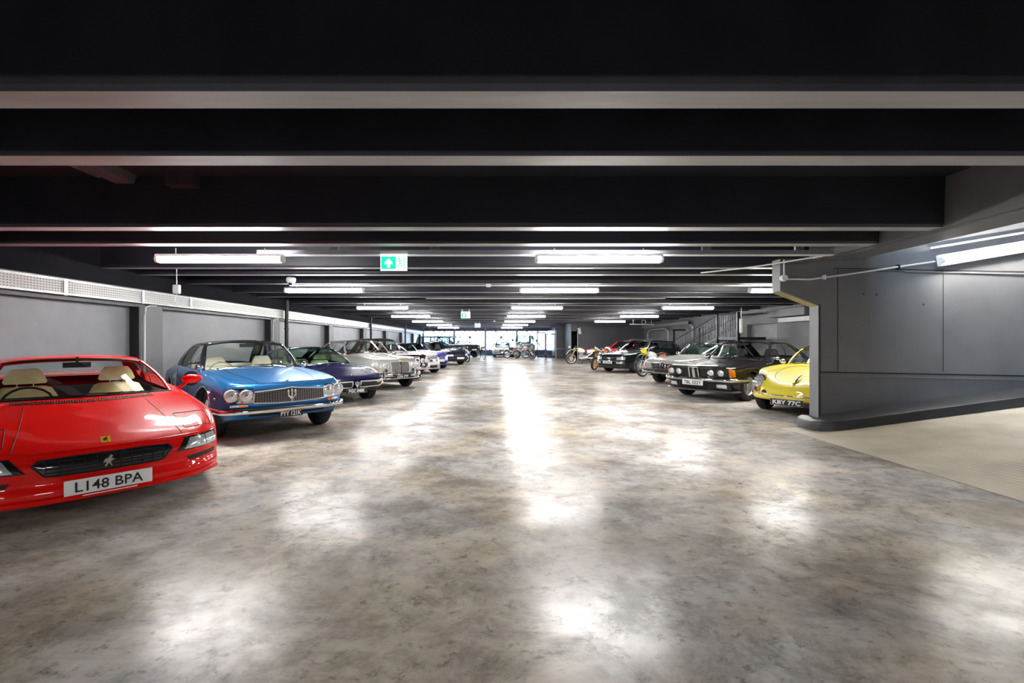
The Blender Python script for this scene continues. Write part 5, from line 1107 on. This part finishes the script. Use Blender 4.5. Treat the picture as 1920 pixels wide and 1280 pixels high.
# ---- dark estate
dkg = paint('black_green', (.008, .014, .016), .2, .15)
def estate(label, loc, deg, pt_, roof, txt, wagon=True):
    L = 4.5 if wagon else 4.0
    c = Car('estate_car' if wagon else 'hatchback', label, loc, deg, dict(
        L=L, paint=pt_, R=.32, wf=.88, wr=L-1.02, rr=.215, tw=.22, arch=.04, bow=.07, corner=.12, tuck=.05, rsh=.06, spokes=6, spw=.035,
        h=[(0, .72), (.05, .76), (.5, .84), (1.3, .95), (L-.1, 1.0), (L, .95)], f=[(0, .71), (.05, .75), (.5, .82), (1.3, .90), (L-.1, .95), (L, .92)], w=[(0, .78), (.3, .83), (1, .86), (3.6, .86), (L, .80)],
        sill=[(0, .20), (.6, .18), (L-.4, .2), (L, .3)], belt=[(0, .56), (1, .64), (L, .7)], rake=[(.2, .0), (.45, 0), (.55, .03), (.72, .07)],
        gh=dict(wf=1.35, rf=2.0, rr=L-.55 if wagon else 2.9, rb=L-.12 if wagon else 3.7, yb=.72, yr=.58, zr=1.40, cb=.18, crown=.04, uc=.93 if wagon else .82, ub=[.36, .62], glass=glassd, leather=darkleather, roofpaint=roof, seattop=1.0, trim=steel)))
    g = grille_box(c, [(-.32, .56), (-.34, .67), (.34, .67), (.32, .56)], blackp, blackg, .008, 0, 4, blackg)
    q = c.fr(0, .615, .025); m = MB()
    for k in range(4): m.tube([(q[0], -.075+.05*k+.032*cos(a), q[2]+.032*sin(a)) for a in [2*pi*j/16 for j in range(17)]], .005, 5, caps=False)
    if wagon: m.build('ring_emblem', chrome, g)
    c.fpatch('headlamp', [(.40, .55), (.40, .67), (.74, .68), (.74, .56)], lensm, .012, .04, mirror=True, ncol=8)
    c.fpatch('air_intake', [(-.62, .25), (-.62, .36), (.62, .36), (.62, .25)], seamm, .008, .03); c.fpatch('fog_lamp', [(.42, .40), (.42, .47), (.68, .47), (.68, .40)], lensm, .03, .04, mirror=True, ncol=6)
    c.plate(.45, .5, .11, txt, off=.05); c.fbar('bumper_strip', [(-.74+1.48*i/14, .51) for i in range(15)], .012, chrome if wagon else blackp, .012)
    c.seam([(1.25, .58), (.1, .44)], .004); c.sseam([[(1.55, .9), (1.55, .3)], [(2.5, .92), (2.5, .3)], [(.6, .48), (4.2, .5)]]); c.mirror(1.6, .09, pt_, (.05, .09, .06), stalk=.08); c.rear_bumper(.45, pt_)
    if wagon:
        for sg in (1, -1): MB().tube([(-2.1, sg*.56, 1.37), (-2.2, sg*.56, 1.43), (-3.7, sg*.56, 1.43), (-3.8, sg*.56, 1.36)], .012, 6).build('roof_rail', steel, c.root)
    return c
estate('black estate car with silver roof rails and white front plate on the right', (4.85, 19.4), -55, dkg, dkg, 'N8 BRS')
estate('red hatchback mostly hidden behind the black estate car', (5.6, 23.7), -52, paint('crimson', (.55, .012, .02)), paint('crimson', (.55, .012, .02)), '', False)
# ================================================================ motorcycles
def wheel(root, x, R_, tw, rimm, spoked=True, y=0, disc=True, knob=False, tyrem=rubber, sw=None):
    h = tw/2; r0 = R_-tw*.62
    m = MB().lathe([(r0, -h*.6), (r0+.02, -h*.9), (R_-.02, -h), (R_, -h*.4), (R_, h*.4), (R_-.02, h), (r0+.02, h*.9), (r0, h*.6)], n=32)
    if knob:
        for k in range(36):
            a = 2*pi*k/36; m.tube([((R_-.005)*cos(a), -h*.8, (R_-.005)*sin(a)), ((R_+.006)*cos(a), h*.8, (R_+.006)*sin(a))], .009, 4)
    t = m.build('wheel', tyrem, root); t.location = (x, y, R_)
    q = MB().lathe([(r0+.004, -h*.5), (r0+.004, h*.5), (r0-.02, h*.4), (r0-.02, -h*.4), (r0+.004, -h*.5)], n=32)
    q.lathe([(0, -.05), (.03, -.05), (.035, 0), (.03, .05), (0, .05)], n=12)
    if spoked:
        for k in range(24):
            a = 2*pi*k/24; b = a+(.35 if k % 2 else -.35); q.tube([(.03*cos(a), .04*(1 if k % 4 < 2 else -1), .03*sin(a)), ((r0-.015)*cos(b), 0, (r0-.015)*sin(b))], .0035, 4)
    else:
        for k in range(sw or 5):
            a = 2*pi*k/(sw or 5); q.tube([(.02*cos(a), 0, .02*sin(a)), ((r0-.01)*cos(a+.1), 0, (r0-.01)*sin(a+.1))], [.026, .016], 6)
    q.build('rim', rimm, t)
    if disc: MB().lathe([(.05, .055), (.12, .055), (.12, .06), (.05, .06), (.05, .055)], n=24).build('brake_disc', steel, t)
    return t
def dirtbike(label, loc, rz, front=.33, rear=.32, body=white, plate=None, rimm=steel, seat=None, tank=None, forkm=steel, guardm=white, lean=6, wb=.71, knob=True, high=True, spk=True, cowl=None, discm=None, exh=steel):
    t = thing('motorcycle', label, 'motorcycle', (loc[0], loc[1], 0), rz); t.rotation_euler = (R(lean), 0, rz)
    seat = seat or darkleather; tank = tank or body
    wheel(t, wb, front, .09, rimm, spk, knob=knob); wheel(t, -wb, rear, .12, rimm, spk, knob=knob)
    hx, hz = wb-.33, .98 if high else .86
    for s in (-1, 1):
        MB().tube([(wb, s*.085, front), (wb-.16, s*.085, front+.36)], .024, 8).tube([(wb-.15, s*.085, front+.34), (hx, s*.085, hz)], .017, 8).build('fork', forkm, t)
    MB().box(hx-.05, hx+.05, -.11, .11, hz-.03, hz).box(hx+.04, hx+.12, -.11, .11, hz-.25, hz-.22).build('fork_clamp', blackp, t, smooth=False)
    MB().tube([(hx, -.10, hz+.02), (hx-.02, -.2, hz+.10), (hx-.08, -.40, hz+.12)], .012, 8).tube([(hx, .10, hz+.02), (hx-.02, .2, hz+.10), (hx-.08, .40, hz+.12)], .012, 8).tube([(hx-.015, -.17, hz+.085), (hx-.015, .17, hz+.085)], .01, 6).tube([(hx, -.1, hz), (hx, -.1, hz+.03)], .012, 6).tube([(hx, .1, hz), (hx, .1, hz+.03)], .012, 6).build('handlebar', bright if plate else blackp if high else steel, t)
    for s in (-1, 1): MB().tube([(hx-.06, s*.32, hz+.118), (hx-.09, s*.44, hz+.122)], .018, 8).build('grip', rubber, t)
    MB().tube([(hx-.02, 0, hz-.06), (hx-.25, 0, hz-.16), (-.25, 0, .78), (-.28, 0, .45)], .025, 8).tube([(hx-.02, 0, hz-.15), (.22, 0, .42), (.1, 0, .28), (-.25, 0, .30)], .022, 8).build('frame', forkm if spk else blackp, t)
    for s in (-1, 1): MB().tube([(-.25, s*.06, .36), (-wb, s*.08, rear)], .022, 8).build('swingarm', steel, t)
    e = MB(); rbox(-.2, .2, -.13, .13, .28, .52, .04, e); 
    for k in range(5): e.box(-.02, .16, -.1, .1, .53+.03*k, .54+.03*k)
    e.box(0, .14, -.07, .07, .5, .68); e.lathe([(0, -.16), (.09, -.16), (.1, -.12), (.1, .12), (.09, .16), (0, .16)], (-.08, 0, .38), 'y', 16); e.build('engine', steel if spk else blackp, t, smooth=False)
    T = MB(); rows = []
    for x, w, z0, z1 in ((hx-.10, .05, .72, .90), (hx-.16, .13, .68, .96), (hx-.30, .15, .66, .95), (hx-.46, .11, .66, .88), (hx-.52, .06, .70, .86)):
        zc, hh = (z0+z1)/2, (z1-z0)/2; rows.append([(x, w*cos(a), zc+hh*sin(a)) for a in [2*pi*k/12 for k in range(12)]])
    T.grid(rows, close=True); k = len(T.v); T.f += [tuple(range(k-60, k-48)), tuple(range(k-12, k))[::-1]]; T.mi += [0, 0]; T.build('fuel_tank', tank, t)
    S = MB(); rows = []
    for x, w, z0, z1 in ((hx-.40, .06, .84, .90), (hx-.5, .11, .78, .87), (-.4, .13, .80, .89), (-.6, .11, .84, .92), (-.66, .06, .86, .90)):
        zc, hh = (z0+z1)/2, (z1-z0)/2; rows.append([(x, w*cos(a), zc+hh*sin(a)) for a in [2*pi*k/12 for k in range(12)]])
    S.grid(rows, close=True); k = len(S.v); S.f += [tuple(range(k-60, k-48)), tuple(range(k-12, k))[::-1]]; S.mi += [0, 0]; S.build('seat', seat, t)
    def guard(name, cx, cz, r, a0, a1, w, m_):
        g = MB(); rows = [[(cx+r*cos(R(a)), w*k, cz+r*sin(R(a))-abs(k)*.025) for k in (-1, -.5, 0, .5, 1)] for a in [a0+(a1-a0)*i/12 for i in range(13)]]
        g.grid(rows); g.grid([[(p[0]-.0, p[1], p[2]-.006) for p in r_] for r_ in rows], flip=True); g.build(name, m_, t)
    if high: guard('front_mudguard', wb-.12, front+.12, .42, 20, 120, .07, guardm)
    else: guard('front_mudguard', wb, front, front+.03, 30, 150, .06, guardm)
    guard('rear_mudguard', -wb+.1, rear+.10, .50, 70, 150, .08, guardm)
    MB().tube([(.16, .06, .55), (.30, .10, .42), (.15, .14, .30), (-.25, .15, .42), (-.35, .15, .52)], .022, 8).tube([(-.33, .15, .5), (-.75, .16, .72)], .045, 12).build('exhaust', exh, t)
    if plate: MB().prism([(.125*cos(k*pi/6+.26), .14*sin(k*pi/6+.26)) for k in range(12)], 'x', hx+.13, hx+.145).tube([(hx+.02, 0, 0), (hx+.14, 0, 0)], .01).build('number_board', plate, t, smooth=False).location = (0, 0, hz-.04)
    else: MB().lathe([(0, -.08), (.06, -.07), (.085, 0), (.085, .02)], (hx+.10, 0, hz-.10), 'x', 16).lathe([(.08, .02), (0, .035)], (hx+.10, 0, hz-.10), 'x', 16, 1).build('headlamp', [chrome if not high else blackp, lensm], t)
    MB().tube([(-.1, -.12, .28), (-.05, -.28, .01)] if lean > 0 else [(-.1, .12, .28), (-.05, .28, .01)], .012, 6).build('side_stand', blackp, t)
    for s in (-1, 1): MB().prism([(-.62, .70), (-.30, .62), (-.25, .82), (-.6, .86)], 'y', s*.10-.008, s*.10+.008).build('side_panel', body, t, smooth=False); MB().tube([(-.12, s*.1, .3), (-.12, s*.22, .3)], .012, 6).build('footrest', steel, t)
    if cowl:
        for s in (-1, 1): MB().prism([(hx+.1, .80), (hx-.35, .78), (hx-.5, .5), (-.15, .32), (.3, .35), (hx+.02, .6)], 'y', s*.17-.01, s*.17+.01).build('fairing_side', cowl, t, smooth=False)
        F = MB(); rows = []
        for x, w, z0, z1 in ((hx+.30, .04, .80, .90), (hx+.22, .14, .72, 1.0), (hx+.05, .2, .70, 1.08), (hx-.1, .2, .74, 1.02)):
            zc, hh = (z0+z1)/2, (z1-z0)/2; rows.append([(x, w*cos(a), zc+hh*sin(a)) for a in [2*pi*k/12 for k in range(12)]])
        F.grid(rows, close=True).build('nose_fairing', cowl, t)
        U = MB(); rows = []
        for x, w, z in ((-.35, .12, .86), (-.6, .12, .94), (-.85, .08, 1.02), (-.92, .03, 1.03)): rows.append([(x, w*cos(a), z+.07*sin(a)) for a in [2*pi*k/12 for k in range(12)]])
        U.grid(rows, close=True).build('tail_unit', cowl, t); MB().tube([(-.55, 0, .80), (-.95, 0, .92)], .05, 10).build('silencer', gold, t)
    return t
mauve = mat('mauve_plastic', (.62, .5, .55), .4, var=.05); yelp = mat('yellow_plastic', (.72, .62, .06), .4, var=.05)
dirtbike('off-road motorcycle with high white mudguard and yellow fork guards by the dark passage', (5.22, 26.9), R(190), body=white, guardm=white, forkm=mat('yellow_fork', (.6, .52, .12), .35, .4, var=.05), rimm=wheelsilver, tank=white, plate=None, seat=mat('red_seat', (.3, .02, .04), .6, var=.1), lean=6)
dirtbike('white and red racing motorcycle with gold wheels seen from behind', (5.1, 21.75), R(50), front=.30, rear=.31, body=white, guardm=blackp, rimm=gold, tank=mat('orange_red', (.75, .12, .04), .35, coat=1, var=.05), high=False, spk=False, knob=False, cowl=paint('white_red', (.72, .6, .56)), lean=7, exh=gold)
dirtbike('motorcycle with round yellow number board and wide handlebars beside the estate car', (6.2, 17.55), R(212), body=mat('orange_plastic', (.8, .16, .03), .4, var=.05), plate=mat('yellow_board', (.9, .74, .0), .4, var=.03), rimm=wheelsilver, tank=white, guardm=blackp, high=True, front=.345, lean=6, knob=False)
dirtbike('dark off-road motorcycle standing side-on before the far windows', (1.75, 36.3), R(3), body=blackp, guardm=blackp, rimm=steel, tank=blackp, lean=6, wb=.75)
dirtbike('mauve off-road motorcycle in front of the green utility vehicle, turned to the camera', (2.35, 35.3), R(-35), body=mauve, guardm=mauve, rimm=steel, tank=mauve, lean=6)
dirtbike('white-wheeled motorcycle leaning beside the dark navy coupe', (-2.2, 29.5), R(-50), body=white, guardm=white, rimm=white, tank=blackp, lean=6)
# ---- bicycle
t = thing('bicycle', 'dark town bicycle standing before the far windows, left of the column', 'bicycle', (-.95, 34.0, 0), R(-68)); t.rotation_euler = (R(5), 0, R(-68))
for x in (.52, -.52):
    m = MB().lathe([(.335, -.018), (.35, -.016), (.352, .016), (.335, .018), (.322, .0), (.335, -.018)], n=36); o = m.build('wheel', rubber, t); o.location = (x, 0, .352)
    q = MB().lathe([(.322, -.014), (.322, .014), (.31, .01), (.31, -.01), (.322, -.014)], n=36).tube([(0, -.05, 0), (0, .05, 0)], .02, 8)
    for k in range(24): a = 2*pi*k/24; q.tube([(.015*cos(a), .035*(-1)**k, .015*sin(a)), (.312*cos(a+.3*(-1)**(k//2)), 0, .312*sin(a+.3*(-1)**(k//2)))], .0025, 4)
    q.build('rim', steel, o)
    MB().grid([[(x+.375*cos(R(a)), y, .352+.375*sin(R(a))) for y in (-.025, 0, .025)] for a in range(20, 170, 10)]).build('mudguard', blackp, t)
MB().tube([(-.1, 0, .30), (-.2, 0, .80)], .016).tube([(-.1, 0, .30), (.32, 0, .78)], .018).tube([(-.18, 0, .72), (.33, 0, .80)], .015).tube([(-.52, .03, .352), (-.1, .03, .30)], .01).tube([(-.52, -.03, .352), (-.19, -.02, .74)], .01).tube([(.31, 0, .72), (.35, 0, .92)], .018).build('frame', blackg, t)
MB().tube([(.52, .05, .352), (.36, .04, .72)], .011).tube([(.52, -.05, .352), (.36, -.04, .72)], .011).build('fork', blackg, t)
MB().tube([(.18, -.3, 1.02), (.3, -.24, 1.04), (.37, -.05, 1.0), (.37, .05, 1.0), (.3, .24, 1.04), (.18, .3, 1.02)], .012).tube([(.35, 0, .9), (.37, 0, 1.0)], .014).build('handlebar', steel, t)
MB().ell((-.24, 0, .93), .14, .08, .04).tube([(-.2, 0, .78), (-.22, 0, .92)], .012).build('saddle', tanl, t)
MB().tube([(-.1, -.08, .30), (-.1, .08, .30)], .015).tube([(-.1, .08, .30), (.03, .09, .2)], .009).tube([(-.1, -.08, .30), (-.23, -.09, .4)], .009).box(-.02, .08, .06, .16, .19, .21).box(-.28, -.18, -.16, -.06, .39, .41).lathe([(.07, .055), (.1, .055), (.1, .06), (.07, .06)], (-.1, 0, .30), 'y', 20).build('crank', steel, t)
rbox(.42, .68, -.16, .16, .78, .98, .02).build('basket', mat('wicker', (.25, .2, .12), .8, var=.2, scale=60), t)
